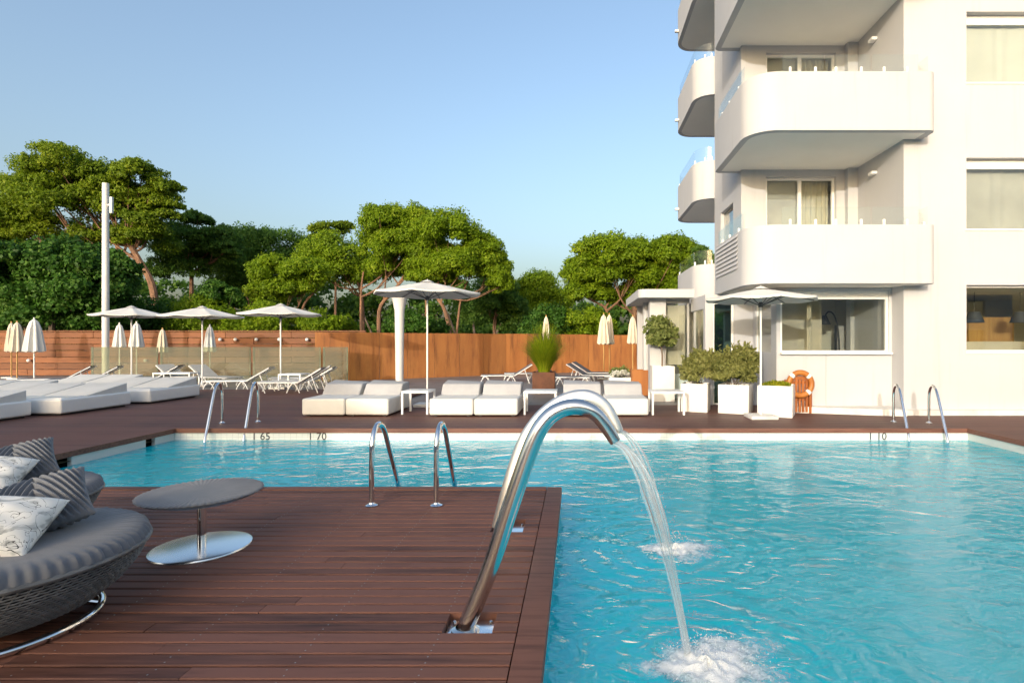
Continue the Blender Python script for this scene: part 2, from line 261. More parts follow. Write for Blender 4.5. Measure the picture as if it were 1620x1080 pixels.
# ------------------------------------------------------------------ builders
ORG = {}
def link(o, parent=None):
    col.objects.link(o)
    if parent is not None: o.parent = parent; ORG[o] = ORG[parent]
    else: ORG.setdefault(o, Vector((0, 0, 0)))
    return o
def tag(o, label=None, cat=None, group=None, kind=None):
    if label: o['label'] = label
    if cat: o['category'] = cat
    if group: o['group'] = group
    if kind: o['kind'] = kind
    return o
def thing(name, label, cat, loc=(0, 0, 0), group=None):
    o = bpy.data.objects.new(name, None); o.empty_display_size = 0.2; o.location = loc; ORG[o] = Vector(loc); col.objects.link(o)
    return tag(o, label, cat, group)
def copy_tree(o, parent=None):
    c = o.copy(); col.objects.link(c); ORG[c] = ORG[o]
    if parent is not None: c.parent = parent
    for ch in [x for x in bpy.data.objects if x.parent is o]: copy_tree(ch, c)
    return c

class MB:
    def __init__(s): s.V = []; s.F = []; s.S = []
    def add(s, V, F, smooth=False):
        k = len(s.V); s.V += [tuple(v) for v in V]; s.F += [tuple(i + k for i in f) for f in F]; s.S += [smooth] * len(F); return s
    def box(s, x0, x1, y0, y1, z0, z1):
        return s.add([(x, y, z) for z in (z0, z1) for y in (y0, y1) for x in (x0, x1)], [(0, 2, 3, 1), (4, 5, 7, 6), (0, 1, 5, 4), (2, 6, 7, 3), (0, 4, 6, 2), (1, 3, 7, 5)])
    def bm(s, b, smooth=True):
        b.verts.ensure_lookup_table(); b.verts.index_update(); s.add([v.co for v in b.verts], [[v.index for v in f.verts] for f in b.faces], smooth); b.free(); return s
    def rbox(s, x0, x1, y0, y1, z0, z1, r=0.03, seg=3, tf=None):
        b = bmesh.new(); bmesh.ops.create_cube(b, size=1)
        for v in b.verts: v.co = Vector(((x0 + x1) / 2 + v.co.x * (x1 - x0), (y0 + y1) / 2 + v.co.y * (y1 - y0), (z0 + z1) / 2 + v.co.z * (z1 - z0)))
        if tf:
            for v in b.verts: v.co = Vector(tf(v.co))
        bmesh.ops.bevel(b, geom=list(b.edges), offset=r, segments=seg, affect='EDGES', profile=0.6); return s.bm(b)
    def hexa(s, c, r=0.0):                      # eight corners, order as box()
        if r <= 0: return s.add(c, [(0, 2, 3, 1), (4, 5, 7, 6), (0, 1, 5, 4), (2, 6, 7, 3), (0, 4, 6, 2), (1, 3, 7, 5)])
        b = bmesh.new(); v = [b.verts.new(p) for p in c]
        for f in [(0, 2, 3, 1), (4, 5, 7, 6), (0, 1, 5, 4), (2, 6, 7, 3), (0, 4, 6, 2), (1, 3, 7, 5)]: b.faces.new([v[i] for i in f])
        bmesh.ops.bevel(b, geom=list(b.edges), offset=r, segments=3, affect='EDGES', profile=0.6); return s.bm(b)
    def tube(s, pts, rad, n=10, cap=True, flat=None):
        pts = [Vector(p) for p in pts]; rad = rad if hasattr(rad, '__len__') else [rad] * len(pts)
        V = []; F = []; up = None
        for i, p in enumerate(pts):
            d = (pts[min(i + 1, len(pts) - 1)] - pts[max(i - 1, 0)]).normalized()
            if up is None:
                a = Vector((0, 0, 1)) if abs(d.z) < 0.9 else Vector((0, 1, 0)); up = (a - d * a.dot(d)).normalized()
            else: up = (up - d * up.dot(d)).normalized()
            sd_ = d.cross(up); fl = 1.0 if flat is None else flat[i]
            for k in range(n):
                a = 2 * math.pi * k / n; V.append(p + (up * math.cos(a) * fl + sd_ * math.sin(a)) * rad[i])
        for i in range(len(pts) - 1):
            for k in range(n): F.append((i * n + k, i * n + (k + 1) % n, (i + 1) * n + (k + 1) % n, (i + 1) * n + k))
        if cap: F += [tuple(range(n))[::-1], tuple(range((len(pts) - 1) * n, len(pts) * n))]
        return s.add(V, F, True)
    def lathe(s, prof, n=48, c=(0, 0, 0), f=None, smooth=True, closed=True):
        V = []; F = []; m = len(prof)
        for k in range(n):
            a = 2 * math.pi * k / n
            for j, (r, z) in enumerate(prof):
                rr, zz = (r, z) if f is None else f(a, j, r, z)
                V.append((c[0] + rr * math.cos(a), c[1] + rr * math.sin(a), c[2] + zz))
        for k in range(n):
            for j in range(m - 1): F.append((k * m + j, ((k + 1) % n) * m + j, ((k + 1) % n) * m + j + 1, k * m + j + 1))
        if closed:
            if prof[0][0] > 1e-6: F.append(tuple(k * m for k in range(n))[::-1])
            if prof[-1][0] > 1e-6: F.append(tuple(k * m + m - 1 for k in range(n)))
        return s.add(V, F, smooth)
    def prism(s, poly, z0, z1, smooth=False):
        n = len(poly); V = [(p[0], p[1], z0) for p in poly] + [(p[0], p[1], z1) for p in poly]
        F = [tuple(range(n))[::-1], tuple(range(n, 2 * n))] + [(i, (i + 1) % n, n + (i + 1) % n, n + i) for i in range(n)]
        return s.add(V, F, smooth)
    def strip_wall(s, path, th, z0, z1, smooth=False):      # a wall along an open plan path, thickness to its left
        n = len(path); L = []
        for i in range(n):
            d = (Vector(path[min(i + 1, n - 1)]) - Vector(path[max(i - 1, 0)])).normalized(); L.append((path[i][0] - d.y * th, path[i][1] + d.x * th))
        V = []
        for (o, q) in zip(path, L): V += [(o[0], o[1], z0), (o[0], o[1], z1), (q[0], q[1], z1), (q[0], q[1], z0)]
        F = []
        for i in range(n - 1):
            a, b = 4 * i, 4 * i + 4
            for j in range(4): F.append((a + j, a + (j + 1) % 4, b + (j + 1) % 4, b + j))
        F += [(0, 3, 2, 1), (4 * n - 4, 4 * n - 3, 4 * n - 2, 4 * n - 1)]
        return s.add(V, F, smooth)
    def build(s, name, material, parent=None, local=False, kind=None):
        me = bpy.data.meshes.new(name); o = ORG[parent] if parent is not None and not local else Vector((0, 0, 0))
        me.from_pydata([(v[0] - o.x, v[1] - o.y, v[2] - o.z) for v in s.V], [], s.F); me.polygons.foreach_set('use_smooth', s.S)
        me.materials.append(MATS[material]); me.update()
        b = bmesh.new(); b.from_mesh(me); bmesh.ops.recalc_face_normals(b, faces=b.faces); b.to_mesh(me); b.free()
        if any(s.S) and not all(s.S): pass
        if any(s.S): me.set_sharp_from_angle(angle=R(40))
        ob = bpy.data.objects.new(name, me); link(ob, parent)
        if kind: ob['kind'] = kind
        return ob
def catmull(pts, k=6):
    pts = [Vector(p) for p in pts]; out = []
    for i in range(len(pts) - 1):
        p0, p1, p2, p3 = pts[max(i - 1, 0)], pts[i], pts[i + 1], pts[min(i + 2, len(pts) - 1)]
        for j in range(k):
            t = j / k; out.append(0.5 * ((2 * p1) + (p2 - p0) * t + (2 * p0 - 5 * p1 + 4 * p2 - p3) * t * t + (3 * p1 - p0 - 3 * p2 + p3) * t ** 3))
    return out + [pts[-1]]
def interp(vals, n): return list(np.interp(np.linspace(0, len(vals) - 1, n), range(len(vals)), vals))
def cells(mb, u0, u1, v0, v1, holes, put):       # a wall panel left open at the holes
    us = sorted({u0, u1, *[h[0] for h in holes], *[h[1] for h in holes]}); vs_ = sorted({v0, v1, *[h[2] for h in holes], *[h[3] for h in holes]})
    for a, b in zip(us, us[1:]):
        for c, d in zip(vs_, vs_[1:]):
            m, n = (a + b) / 2, (c + d) / 2
            if not any(h[0] < m < h[1] and h[2] < n < h[3] for h in holes): put(a, b, c, d)

# foliage ----------------------------------------------------------
def leaf_mesh(name, pos, nrm, size, tint, material, parent, aspect=1.0, kind=None):
    n = len(pos); o = np.array(ORG[parent]); pos = pos - o
    rv = RNG.normal(size=(n, 3)); nrm = nrm / (np.linalg.norm(nrm, axis=1, keepdims=True) + 1e-9)
    t = np.cross(nrm, rv); t /= np.linalg.norm(t, axis=1, keepdims=True) + 1e-9; b = np.cross(nrm, t)
    s = (np.asarray(size) * np.ones(n))[:, None]; t = t * s * aspect; b = b * s
    V = np.stack([pos - t * 0.5 - b * 0.25, pos + t * 0.1 - b * 0.5, pos + t * 0.5 + b * 0.2, pos - t * 0.15 + b * 0.5], 1).reshape(-1, 3)
    me = bpy.data.meshes.new(name); me.vertices.add(4 * n); me.vertices.foreach_set('co', V.astype(np.float32).ravel())
    me.loops.add(4 * n); me.loops.foreach_set('vertex_index', np.arange(4 * n, dtype=np.int32)); me.polygons.add(n)
    me.polygons.foreach_set('loop_start', np.arange(0, 4 * n, 4, dtype=np.int32))
    at = me.attributes.new('tint', 'FLOAT', 'FACE'); at.data.foreach_set('value', np.clip(tint, 0, 1).astype(np.float32))
    me.materials.append(MATS[material]); me.update(calc_edges=True)
    ob = bpy.data.objects.new(name, me); link(ob, parent)
    if kind: ob['kind'] = kind
    return ob
def clumps(subs, nl=18, per=170, lobe=0.36, flat=0.8, low=-0.35, fuzz=0.3):
    """subs: (centre, rx, ry, rz). Leaf positions on the shells of small lobes that cover each sub-crown."""
    Ps, Ns, Ts = [], [], []
    for c, rx, ry, rz in subs:
        k = max(6, int(nl)); d = RNG.normal(size=(k * 3, 3)); d /= np.linalg.norm(d, axis=1, keepdims=True); d = d[d[:, 2] > low][:k]
        cen = np.array(c) + d * np.array([rx, ry, rz]) * RNG.uniform(0.62, 0.95, (len(d), 1)); mr = (rx + ry + rz) / 3
        for cc in cen:
            r = mr * lobe * RNG.uniform(0.65, 1.25); q = RNG.normal(size=(per, 3)); q /= np.linalg.norm(q, axis=1, keepdims=True)
            q[:, 2] = np.where(q[:, 2] < -0.3, -q[:, 2], q[:, 2]); bump = 1 + fuzz * np.sin(q[:, 0] * 7 + cc[0] * 5) * np.cos(q[:, 1] * 6 + cc[1] * 3)
            Ps.append(cc + q * r * np.array([1, 1, flat]) * (bump * RNG.uniform(0.62, 1.14, per) ** 1.0)[:, None]); Ns.append(q + RNG.normal(size=(per, 3)) * 0.55)
            Ts.append(RNG.normal(0.5 + RNG.normal(0, 0.12), 0.17, per))
    return np.concatenate(Ps), np.concatenate(Ns), np.concatenate(Ts)
def tree(name, label, Y, subs_px, trunks, material, leaf=0.2, nl=18, per=170, bark='bark_pine', group=None, lobe=0.36, flat=0.8, r0=0.2, cat='tree', limbs=True, depth=1.0, low=-0.35):
    k = Y / FPX; base = P(trunks[0][0][0], 0, Y); base.z = 0
    t = thing(name, label, cat, (base.x, Y, 0), group)
    subs = []
    for i, (px, py, rx, ry) in enumerate(subs_px):
        c = P(px, py, Y); c.y += ((i * 37) % 11 - 5) / 5 * 0.5 * rx * k * depth; subs.append((c, rx * k * 1.06, rx * k * depth, ry * k * 1.25))
    p, n, ti = clumps(subs, int(nl * 1.6), int(per * 1.5), lobe * 1.16, min(0.9, flat * 1.2), low)
    leaf_mesh('crown', p, n, leaf * (0.50 if 'pine' in material else 0.66) * RNG.uniform(0.7, 1.35, len(p)), ti, material, t, aspect=2.1 if 'pine' in material else 1.25)
    mb = MB(); tips = []
    for j, tr in enumerate(trunks):
        pts = [P(x, y, Y + 0.25 * j) for x, y in tr]
        pts[0].z = -0.05 if tr[0][1] > 505 else pts[0].z
        pts = catmull(pts, 5); rr = r0 * (1.0 if j == 0 else 0.65); mb.tube(pts, list(np.linspace(rr, rr * 0.45, len(pts))), 8); tips.append(pts)
    if limbs:
        for i, (c, rx, ry, rz) in enumerate(subs):
            src = tips[i % len(tips)]; s = src[int(len(src) * (0.55 + 0.4 * ((i * 7) % 5) / 5)) - 1]
            mid = (s + c) / 2 + Vector((RNG.normal(0, 0.2), RNG.normal(0, 0.2), -0.15 * (c - s).length))
            pp = catmull([s, mid, c], 5); mb.tube(pp, list(np.linspace(r0 * 0.42, r0 * 0.12, len(pp))), 6)
            for q in range(2):
                e = c + Vector((RNG.normal(0, rx * 0.5), RNG.normal(0, ry * 0.5), abs(RNG.normal(0, rz * 0.4)))); mb.tube(catmull([mid, (mid + e) / 2 + Vector((0, 0, -0.1)), e], 3), list(np.linspace(r0 * 0.2, r0 * 0.06, 7)), 5)
    mb.build('trunk', bark, t)
    return t

# ================================================================== the setting
XL, XR, YF, YN, XE, YB = -6.95, 6.75, 9.5, 5.67, -0.17, -6.0      # pool: left, right, far edge, peninsula end, peninsula side, behind
WATER = -0.20
HOLES = [(XL, XR, YN, YF), (XE, XR, YB, YN)]
def sheet(name, x0, x1, y0, y1, z, holes, material):
    mb = MB(); cells(mb, x0, x1, y0, y1, holes, lambda a, b, c, d: mb.add([(a, c, z), (b, c, z), (b, d, z), (a, d, z)], [(0, 1, 2, 3)]))
    return tag(mb.build(name, material), kind='structure')
sheet('ground', -1500, 1500, -1500, 1500, -0.14, HOLES, 'earth')
sheet('terrace_paving', -40, 18, -30, 31, -0.07, HOLES, 'paving')
# far deck round the pool, a slab 7 cm thick
mb = MB()
for a in [(-16, XL, -8, 17.2), (XL, -4.6, YF, 17.2), (-4.6, 16, YF, 13.0), (XR, 16, -8, YF)]:
    mb.box(a[0], a[1], a[2], a[3], -0.069, 0.0)
deck = tag(mb.build('pool_deck', 'deck_far'), kind='structure')
for n, b in (('fascia', (XL, XR, YF - 0.03, YF - 0.002, -0.075, 0.003)), ('fascia', (XL + 0.002, XL + 0.03, YN - 2, YF - 0.031, -0.075, 0.003)), ('fascia', (XR - 0.03, XR - 0.002, YB, YF - 0.031, -0.075, 0.003))):
    MB().box(*b).build(n, 'deck_board', deck)
# pool basin
pool = bpy.data.objects.new('pool_basin', None); ORG[pool] = Vector((0, 0, 0)); col.objects.link(pool); pool['kind'] = 'structure'
mb = MB(); D = -1.45
cells(mb, XL, XR, YB, YF, [(XL, XE, YB, YN)], lambda a, b, c, d: mb.add([(a, c, D), (b, c, D), (b, d, D), (a, d, D)], [(0, 1, 2, 3)]))
mb.build('pool_floor', 'pool_tile', pool)
ZB = -0.34
SK = [(7.34, 7.56), (8.86, 9.06)]
mb = MB(); mb.add([(XL, YF, D), (XR, YF, D), (XR, YF, ZB), (XL, YF, ZB)], [(0, 1, 2, 3)]); mb.add([(XR, YB, D), (XR, YF, D), (XR, YF, ZB), (XR, YB, ZB)], [(0, 1, 2, 3)])
mb.add([(XL, YN, D), (XL, YF, D), (XL, YF, ZB), (XL, YN, ZB)], [(0, 1, 2, 3)]); mb.add([(XL, YN, D), (XE, YN, D), (XE, YN, ZB), (XL, YN, ZB)], [(0, 1, 2, 3)])
mb.add([(XE, YB, D), (XE, YN, D), (XE, YN, ZB), (XE, YB, ZB)], [(0, 1, 2, 3)]); mb.add([(XE, YB, D), (XR, YB, D), (XR, YB, ZB), (XE, YB, ZB)], [(0, 1, 2, 3)])
mb.build('pool_wall', 'pool_tile', pool)
mb = MB(); T = -0.07
mb.box(XL, XR, YF, YF + 0.06, ZB, T); mb.box(XR, XR + 0.06, YB, YF, ZB, T)
cells(mb, YN - 0.01, YF, ZB, T, [(a, b, -0.25, T) for a, b in SK], lambda a, b, c, d: mb.box(XL - 0.06, XL, a, b, c, d))
mb.box(XL, XE - 0.06, YN - 0.06, YN, ZB, T); mb.box(XE - 0.06, XE, YB, YN, ZB, T); mb.box(XE, XR, YB - 0.06, YB, ZB, T)
band = mb.build('tile_band', 'pool_band', pool)
for a, b in SK:
    s = MB().box(XL - 0.22, XL - 0.2, a - 0.02, b + 0.02, -0.3, T).box(XL - 0.2, XL - 0.062, a - 0.02, a - 0.004, -0.3, T).box(XL - 0.2, XL - 0.062, b + 0.004, b + 0.02, -0.3, T).build('skimmer_mouth', 'dark_void', pool)
for x in (2.35, 3.0): MB().box(x - 0.14, x + 0.14, 2.2, 6.4, D + 0.004, D + 0.012).build('floor_strip', 'charcoal', pool)  # two dark strips laid along the pool floor
mb = MB(); cells(mb, XL, XR, YB, YF, [(XL, XE, YB, YN)], lambda a, b, c, d: mb.add([(a, c, WATER), (b, c, WATER), (b, d, WATER), (a, d, WATER)], [(0, 1, 2, 3)]))
tag(mb.build('pool_water', 'water'), kind='structure')

# near deck: a board a row, cut where the spouts are let in
near = MB().box(-13, XE - 0.062, -8, YN - 0.062, -0.13, -0.055).build('timber_deck', 'dark_void'); near['kind'] = 'structure'
PLATES = [(-0.70, -0.44, 2.85, 3.05), (-0.69, -0.43, 4.35, 4.65)]
rest = MB(); PITCH = 0.1; BX1 = XE - 0.142
meshes = {}
def board(x0, x1, y0, target):
    L = x1 - x0; g = 0.0045
    if target is not None: target.box(x0, x1, y0, y0 + PITCH - 0.008, -0.05, RNG.uniform(-0.001, 0.001)); return
    me = MB()
    h = PITCH - 0.012; b = 0.005
    V = [(0, b, 0), (0, h - b, 0), (0, h, -b), (0, h, -0.05), (0, 0, -0.05), (0, 0, -b)]
    me.add(V + [(L, y, z) for _, y, z in V], [(0, 1, 7, 6), (1, 2, 8, 7), (2, 3, 9, 8), (3, 4, 10, 9), (4, 5, 11, 10), (5, 0, 6, 11), (0, 5, 4, 3, 2, 1), (6, 7, 8, 9, 10, 11)])
    o = me.build('deck_board', 'deck_board', near, local=True); o.location = (x0, y0, RNG.uniform(-0.0012, 0.0012))
k0 = int(round((-7.95 - 2.85) / PITCH))
for k in range(k0, 28):
    y0 = 2.85 + k * PITCH
    if y0 + PITCH > YN - 0.10: break
    x = -12.9 + RNG.uniform(0, 1.5); cuts = [-12.9]
    while x < BX1 - 0.9: cuts.append(x); x += RNG.uniform(1.9, 3.4)
    cuts.append(BX1)
    for a, b in zip(cuts, cuts[1:]):
        segs = [(a + 0.002, b - 0.002)]
        for (p0, p1, q0, q1) in PLATES:
            if q0 - 0.01 < y0 + PITCH / 2 < q1 + 0.01:
                segs = [s for (m, n) in segs for s in ((m, min(n, p0)), (max(m, p1), n)) if s[1] - s[0] > 0.02]
        for (m, n) in segs: board(m, n, y0, None if (y0 > 1.7 and n > -6.4) else rest)
rest.build('far_board_rows', 'deck_board', near, kind='stuff')
scr = MB()
for k in range(-8, 28):
    y0 = 2.85 + k * PITCH
    if y0 + PITCH > YN - 0.10: break
    for x in np.arange(-6.2, BX1, 0.61):
        for dy in (0.022, 0.066):
            px_, py_ = x + RNG.normal(0, 0.004), y0 + dy + RNG.normal(0, 0.002)
            if any(p0 - 0.02 < px_ < p1 + 0.02 and q0 - 0.02 < py_ < q1 + 0.02 for p0, p1, q0, q1 in PLATES): continue
            scr.add([(px_ + 0.0045 * math.cos(a), py_ + 0.0045 * math.sin(a), 0.0018) for a in np.arange(6) * math.pi / 3], [(0, 1, 2, 3, 4, 5)])
scr.build('screw_heads', 'frame_grey', near, kind='stuff')
for (a, b) in ((-8, -4), (-4, -0.6), (-0.6, 1.8), (1.8, 4.22), (4.22, YN - 0.004)):
    MB().rbox(XE - 0.138, XE + 0.012, a + 0.002, b - 0.002, -0.085, 0.004, 0.006, 2).build('edge_board', 'deck_board', near)
for (a, b) in ((-12.9, -9), (-9, -6), (-6, -3.2), (-3.2, XE - 0.142)):
    MB().rbox(a + 0.002, b - 0.002, YN - 0.10, YN + 0.012, -0.085, 0.003, 0.006, 2).build('edge_board', 'deck_board', near)

# ================================================================== hotel
FY, RY, BY, GY = 11.3, 13.3, 10.78, 11.72          # facade, recess back wall, balcony front, ground-floor glazing
FXL, SX, BX = 6.71, 3.97, 5.6                              # facade corner, side wall
LV = [2.64, 5.64, 8.64, 11.64]
hotel = thing('hotel_building', 'white rendered hotel block with rounded balconies stacked above the pool', 'building', (FXL, FY, 0))
WZ = [(1.28, 2.66), (3.80, 5.27), (6.81, 8.27), (9.81, 11.27)]
mb = MB()
FH = [(8.0, 10.6, a, b) for a, b in WZ] + [(11.8, 14.2, a, b) for a, b in WZ]
cells(mb, FXL, 15.5, -0.06, 14.0, FH, lambda a, b, c, d: mb.box(a, b, FY, FY + 0.3, c, d))
mb.box(FXL, FXL + 0.25, FY + 0.3, RY + 0.25, -0.06, 14.0)                       # the reveal
DH = [(4.57, 6.27, z + 0.26, z + 2.84) for z in LV[:3]] + [(4.57, 6.27, LV[3] + 0.26, 13.9)]
cells(mb, SX, FXL, LV[0], 14.0, DH, lambda a, b, c, d: mb.box(a, b, RY, RY + 0.25, c, d))
mb.box(6.47, FXL - 0.002, RY - 0.16, RY - 0.001, LV[0] + 0.25, 14.0)            # pier
SH = [(14.0, 15.2, z + 1.2, z + 2.4) for z in LV[:1]]
cells(mb, RY + 0.25, 15.88, LV[0], 14.0, SH, lambda a, b, c, d: mb.box(SX, SX + 0.25, a, b, c, d))
mb.box(SX + 0.25, BX, 15.63, 15.88, LV[0], 14.0); mb.box(BX, BX + 0.25, 15.63, 22.0, LV[0], 14.0)
mb.box(BX + 0.25, 15.5, 21.75, 22.0, -0.06, 14.0); mb.box(15.25, 15.5, FY + 0.3, 21.75, -0.06, 14.0)
mb.build('wall', 'render_white', hotel)
MB().box(SX, 15.5, FY, 15.88, 14.0, 14.2).box(BX, 15.5, 15.881, 22.0, 14.0, 14.2).build('roof', 'roof_grey', hotel)
mb = MB()
for z in LV: mb.box(FXL + 0.26, 15.2, FY + 0.31, 21.7, z, z + 0.2); mb.box(SX + 0.26, FXL, RY + 0.26, 15.6, z, z + 0.2)
mb.box(FXL + 0.3, 15.2, 15.4, 15.6, -0.05, 14.0); mb.box(SX + 0.26, FXL + 0.2, 15.4, 15.6, LV[0] + 0.2, 14)
mb.build('room_partitions', 'interior_wall', hotel)
# window units: frame, glass, roller box
def window_y(x0, x1, y, z0, z1, parent, mull=(), name='window', glass='window_glass', fr=0.05, box_h=0.0, fm='frame_white', sill=True):
    mb = MB(); d0, d1 = y, y + 0.07
    mb.box(x0, x0 + fr, d0, d1, z0, z1); mb.box(x1 - fr, x1, d0, d1, z0, z1); mb.box(x0 + fr, x1 - fr, d0, d1, z0, z0 + fr); mb.box(x0 + fr, x1 - fr, d0, d1, z1 - fr, z1)
    for m in mull: mb.box(m - fr * 0.7, m + fr * 0.7, d0 - 0.004, d1, z0 + fr, z1 - fr)
    f = mb.build(name, fm, parent)
    xs = [x0 + fr, *mull, x1 - fr]
    for a, b in zip(xs, xs[1:]): MB().box(a, b, y + 0.03, y + 0.042, z0 + fr, z1 - fr - box_h).build('pane', glass, f)
    if box_h: MB().box(x0 + fr, x1 - fr, y + 0.012, y + 0.066, z1 - fr - box_h, z1 - fr - 0.002).build('roller_box', 'frame_white', f)
    if sill: MB().box(x0 - 0.02, x1 + 0.02, y - 0.16, y - 0.002, z0 - 0.03, z0 + 0.004).build('sill', 'frame_white', f)
    return f
def curtain(x0, x1, y, z0, z1, parent, material, name='curtain', amp=0.03, per=9):
    n = max(8, int((x1 - x0) * 60)); V = []; F = []
    for i in range(n + 1):
        x = x0 + (x1 - x0) * i / n; yy = y + amp * math.sin(i / n * (x1 - x0) * per * 2 * math.pi / 1.0 + math.sin(i * 0.13) * 1.4); V += [(x, yy, z0), (x, yy, z1)]
    for i in range(n): F.append((2 * i, 2 * i + 2, 2 * i + 3, 2 * i + 1))
    return MB().add(V, F, True).build(name, material, parent)
for k, (a, b) in enumerate(WZ):
    for (x0, x1) in ((8.0, 10.6), (11.8, 14.2)):
        f = window_y(x0 + 0.002, x1 - 0.002, FY + 0.14, a + 0.002, b - 0.002, hotel, mull=((9.98,) if x0 < 9 and k == 0 else ()), box_h=0.14 if k else 0.0, fr=0.04)
        if k >= 1: curtain(x0 + 0.05, x1 - 0.05, FY + (0.26 if k > 1 else 0.33), a, b, f, 'blind_white' if k > 1 else 'curtain_grey', 'blind', 0.006, 3)
for z in LV[:3]:
    f = window_y(4.572, 6.268, RY + 0.10, z + 0.262, z + 2.838, hotel, mull=(5.42,), name='balcony_door', fr=0.06, sill=False)
    curtain(4.64, 5.38, RY + 0.24, z + 0.27, z + 2.8, f, 'curtain_grey', 'blind', 0.003, 2); curtain(5.46, 6.2, RY + 0.3, z + 0.27, z + 2.8, f, 'curtain_cream')
for z in LV[:1]:
    for (a, b, c, d) in SH:
        mb = MB(); X0 = SX + 0.1; fr = 0.05
        mb.box(X0, X0 + 0.06, a + 0.002, a + fr, c + 0.002, d - 0.002); mb.box(X0, X0 + 0.06, b - fr, b - 0.002, c + 0.002, d - 0.002); mb.box(X0, X0 + 0.06, a + fr, b - fr, c + 0.002, c + fr); mb.box(X0, X0 + 0.06, a + fr, b - fr, d - fr, d - 0.002)
        f = mb.build('side_window', 'frame_grey', hotel); MB().box(X0 + 0.02, X0 + 0.03, a + fr, b - fr, c + fr, d - fr).build('pane', 'window_glass', f)
# balconies
def arc(cx, cy_, r, a0, a1, n=10, ry=None): return [(cx + r * math.cos(R(a0 + (a1 - a0) * i / n)), cy_ + (ry or r) * math.sin(R(a0 + (a1 - a0) * i / n))) for i in range(n + 1)]
def offset(path, th):
    n = len(path); L = []
    for i in range(n):
        d = (Vector(path[min(i + 1, n - 1)]) - Vector(path[max(i - 1, 0)])).normalized(); L.append((path[i][0] - d.y * th, path[i][1] + d.x * th))
    return L
MAINP = [(SX, 13.54), (SX - 0.45, 13.54)] + arc(3.52, 13.39, 0.15, 90, 180, 4)[1:] + arc(3.97, 11.38, 0.60, 180, 270, 14) + arc(6.90, BY + 0.17, 0.17, 270, 360, 6) + [(7.07, FY - 0.002)]
FARP = [(BX - 0.002, 19.25)] + arc(3.97, 18.65, 0.54, 90, 180, 8, 0.6) + arc(3.97, 16.5, 0.54, 180, 270, 12, 0.6) + [(BX - 0.002, 15.9)]
BACKP = [(SX - 0.002, 23.4)] + arc(3.97, 23.0, 0.42, 90, 180, 6)[1:] + arc(3.97, 21.0, 0.42, 180, 270, 8)[:-1] + [(SX - 0.002, 20.55)]
def rail(par, inner, segs, z, h, posts=True):
    for (i0, i1) in segs:
        p = inner[i0:i1 + 1]; MB().strip_wall(p, 0.014, z, z + h, False).build('glass_panel', 'rail_glass', par)
def clip(par, x, y, z): MB().rbox(x - 0.022, x + 0.022, y - 0.02, y + 0.02, z, z + 0.12, 0.008, 2).build('glass_clamp', 'metal_white', par)
for li, z in enumerate(LV):
    MBp = MB().strip_wall(MAINP, 0.14, z, z + 1.15, False)
    b = MBp.build('balcony', 'render_white', hotel); b.data.polygons.foreach_set('use_smooth', [True] * len(b.data.polygons)); b.data.set_sharp_from_angle(angle=R(35))
    ins = offset(MAINP, 0.14); poly = ins[1:-1] + [(6.93, FY - 0.003), (FXL - 0.002, FY - 0.003), (FXL - 0.002, RY - 0.002), (SX - 0.002, RY - 0.002), (SX - 0.002, 13.40)]
    MB().prism(poly, z + 0.006, z + 0.25).build('balcony_floor', 'soffit_white', b)
    g = offset(MAINP, 0.07); n = len(g); zt = z + 1.15
    rail(b, g, [(1, 7)], zt, 0.36); gx = [i for i in range(n) if g[i][0] > 6.7]
    front0 = (3.97, g[20][1]); 
    def fp(x0, x1): MB().box(x0, x1, BY + 0.06, BY + 0.074, zt, zt + 0.36).build('glass_panel', 'rail_glass', b)
    fp(4.05, 4.86); fp(4.90, 5.78); fp(5.82, 6.72)
    MB().box(6.99, 7.004, BY + 0.2, FY - 0.03, zt, zt + 0.40).build('glass_panel', 'rail_glass', b)
    MB().box(3.435, 3.449, 11.5, 13.2, zt, zt + 0.40).build('glass_panel', 'rail_glass', b)
    for x in (4.2, 4.7, 5.1, 5.6, 6.05, 6.5): clip(b, x, BY + 0.067, zt - 0.002)
    for y in (11.7, 12.4, 13.0): clip(b, 3.442, y, zt - 0.002)
    clip(b, 6.997, FY - 0.2, zt - 0.002)
    if li == 0:
        for q in range(8):
            zz = z + 0.38 + q * 0.095; MB().hexa([(3.345, 11.55, zz), (3.368, 11.55, zz + 0.05), (3.345, 13.3, zz), (3.368, 13.3, zz + 0.05), (3.345, 11.55, zz + 0.012), (3.368, 11.55, zz + 0.07), (3.345, 13.3, zz + 0.012), (3.368, 13.3, zz + 0.07)]).build('louvre_slat', 'render_white', b)
    for path, nm in ((FARP, 'side_balcony'),):
        b2 = MB().strip_wall(path, 0.12, z, z + 1.1, False).build(nm, 'render_white', hotel); b2.data.polygons.foreach_set('use_smooth', [True] * len(b2.data.polygons)); b2.data.set_sharp_from_angle(angle=R(35))
        ins = offset(path, 0.12); MB().prism(ins, z + 0.006, z + 0.22).build('balcony_floor', 'soffit_white', b2)
        g = offset(path, 0.06); m = len(g) // 2
        g = [p for p in g if p[0] < SX + 0.05]; rail(b2, g, [(0, len(g) // 2 - 1), (len(g) // 2 - 1, len(g) - 1)], z + 1.1, 0.42)
        for p in (g[1], g[len(g) // 3], g[len(g) // 2], g[-5], g[-2]): clip(b2, p[0], p[1], z + 1.098)
        if path is FARP: MB().rbox(3.30, 3.43, 18.5, 18.62, z + 0.28, z + 0.35, 0.02, 2).build('wall_light', 'frame_white', b2)
for z in LV[:3]:
    MB().rbox(FXL - 0.13, FXL - 0.001, 12.28, 12.46, z + 2.60, z + 2.67, 0.02, 2).build('wall_light', 'frame_white', hotel)
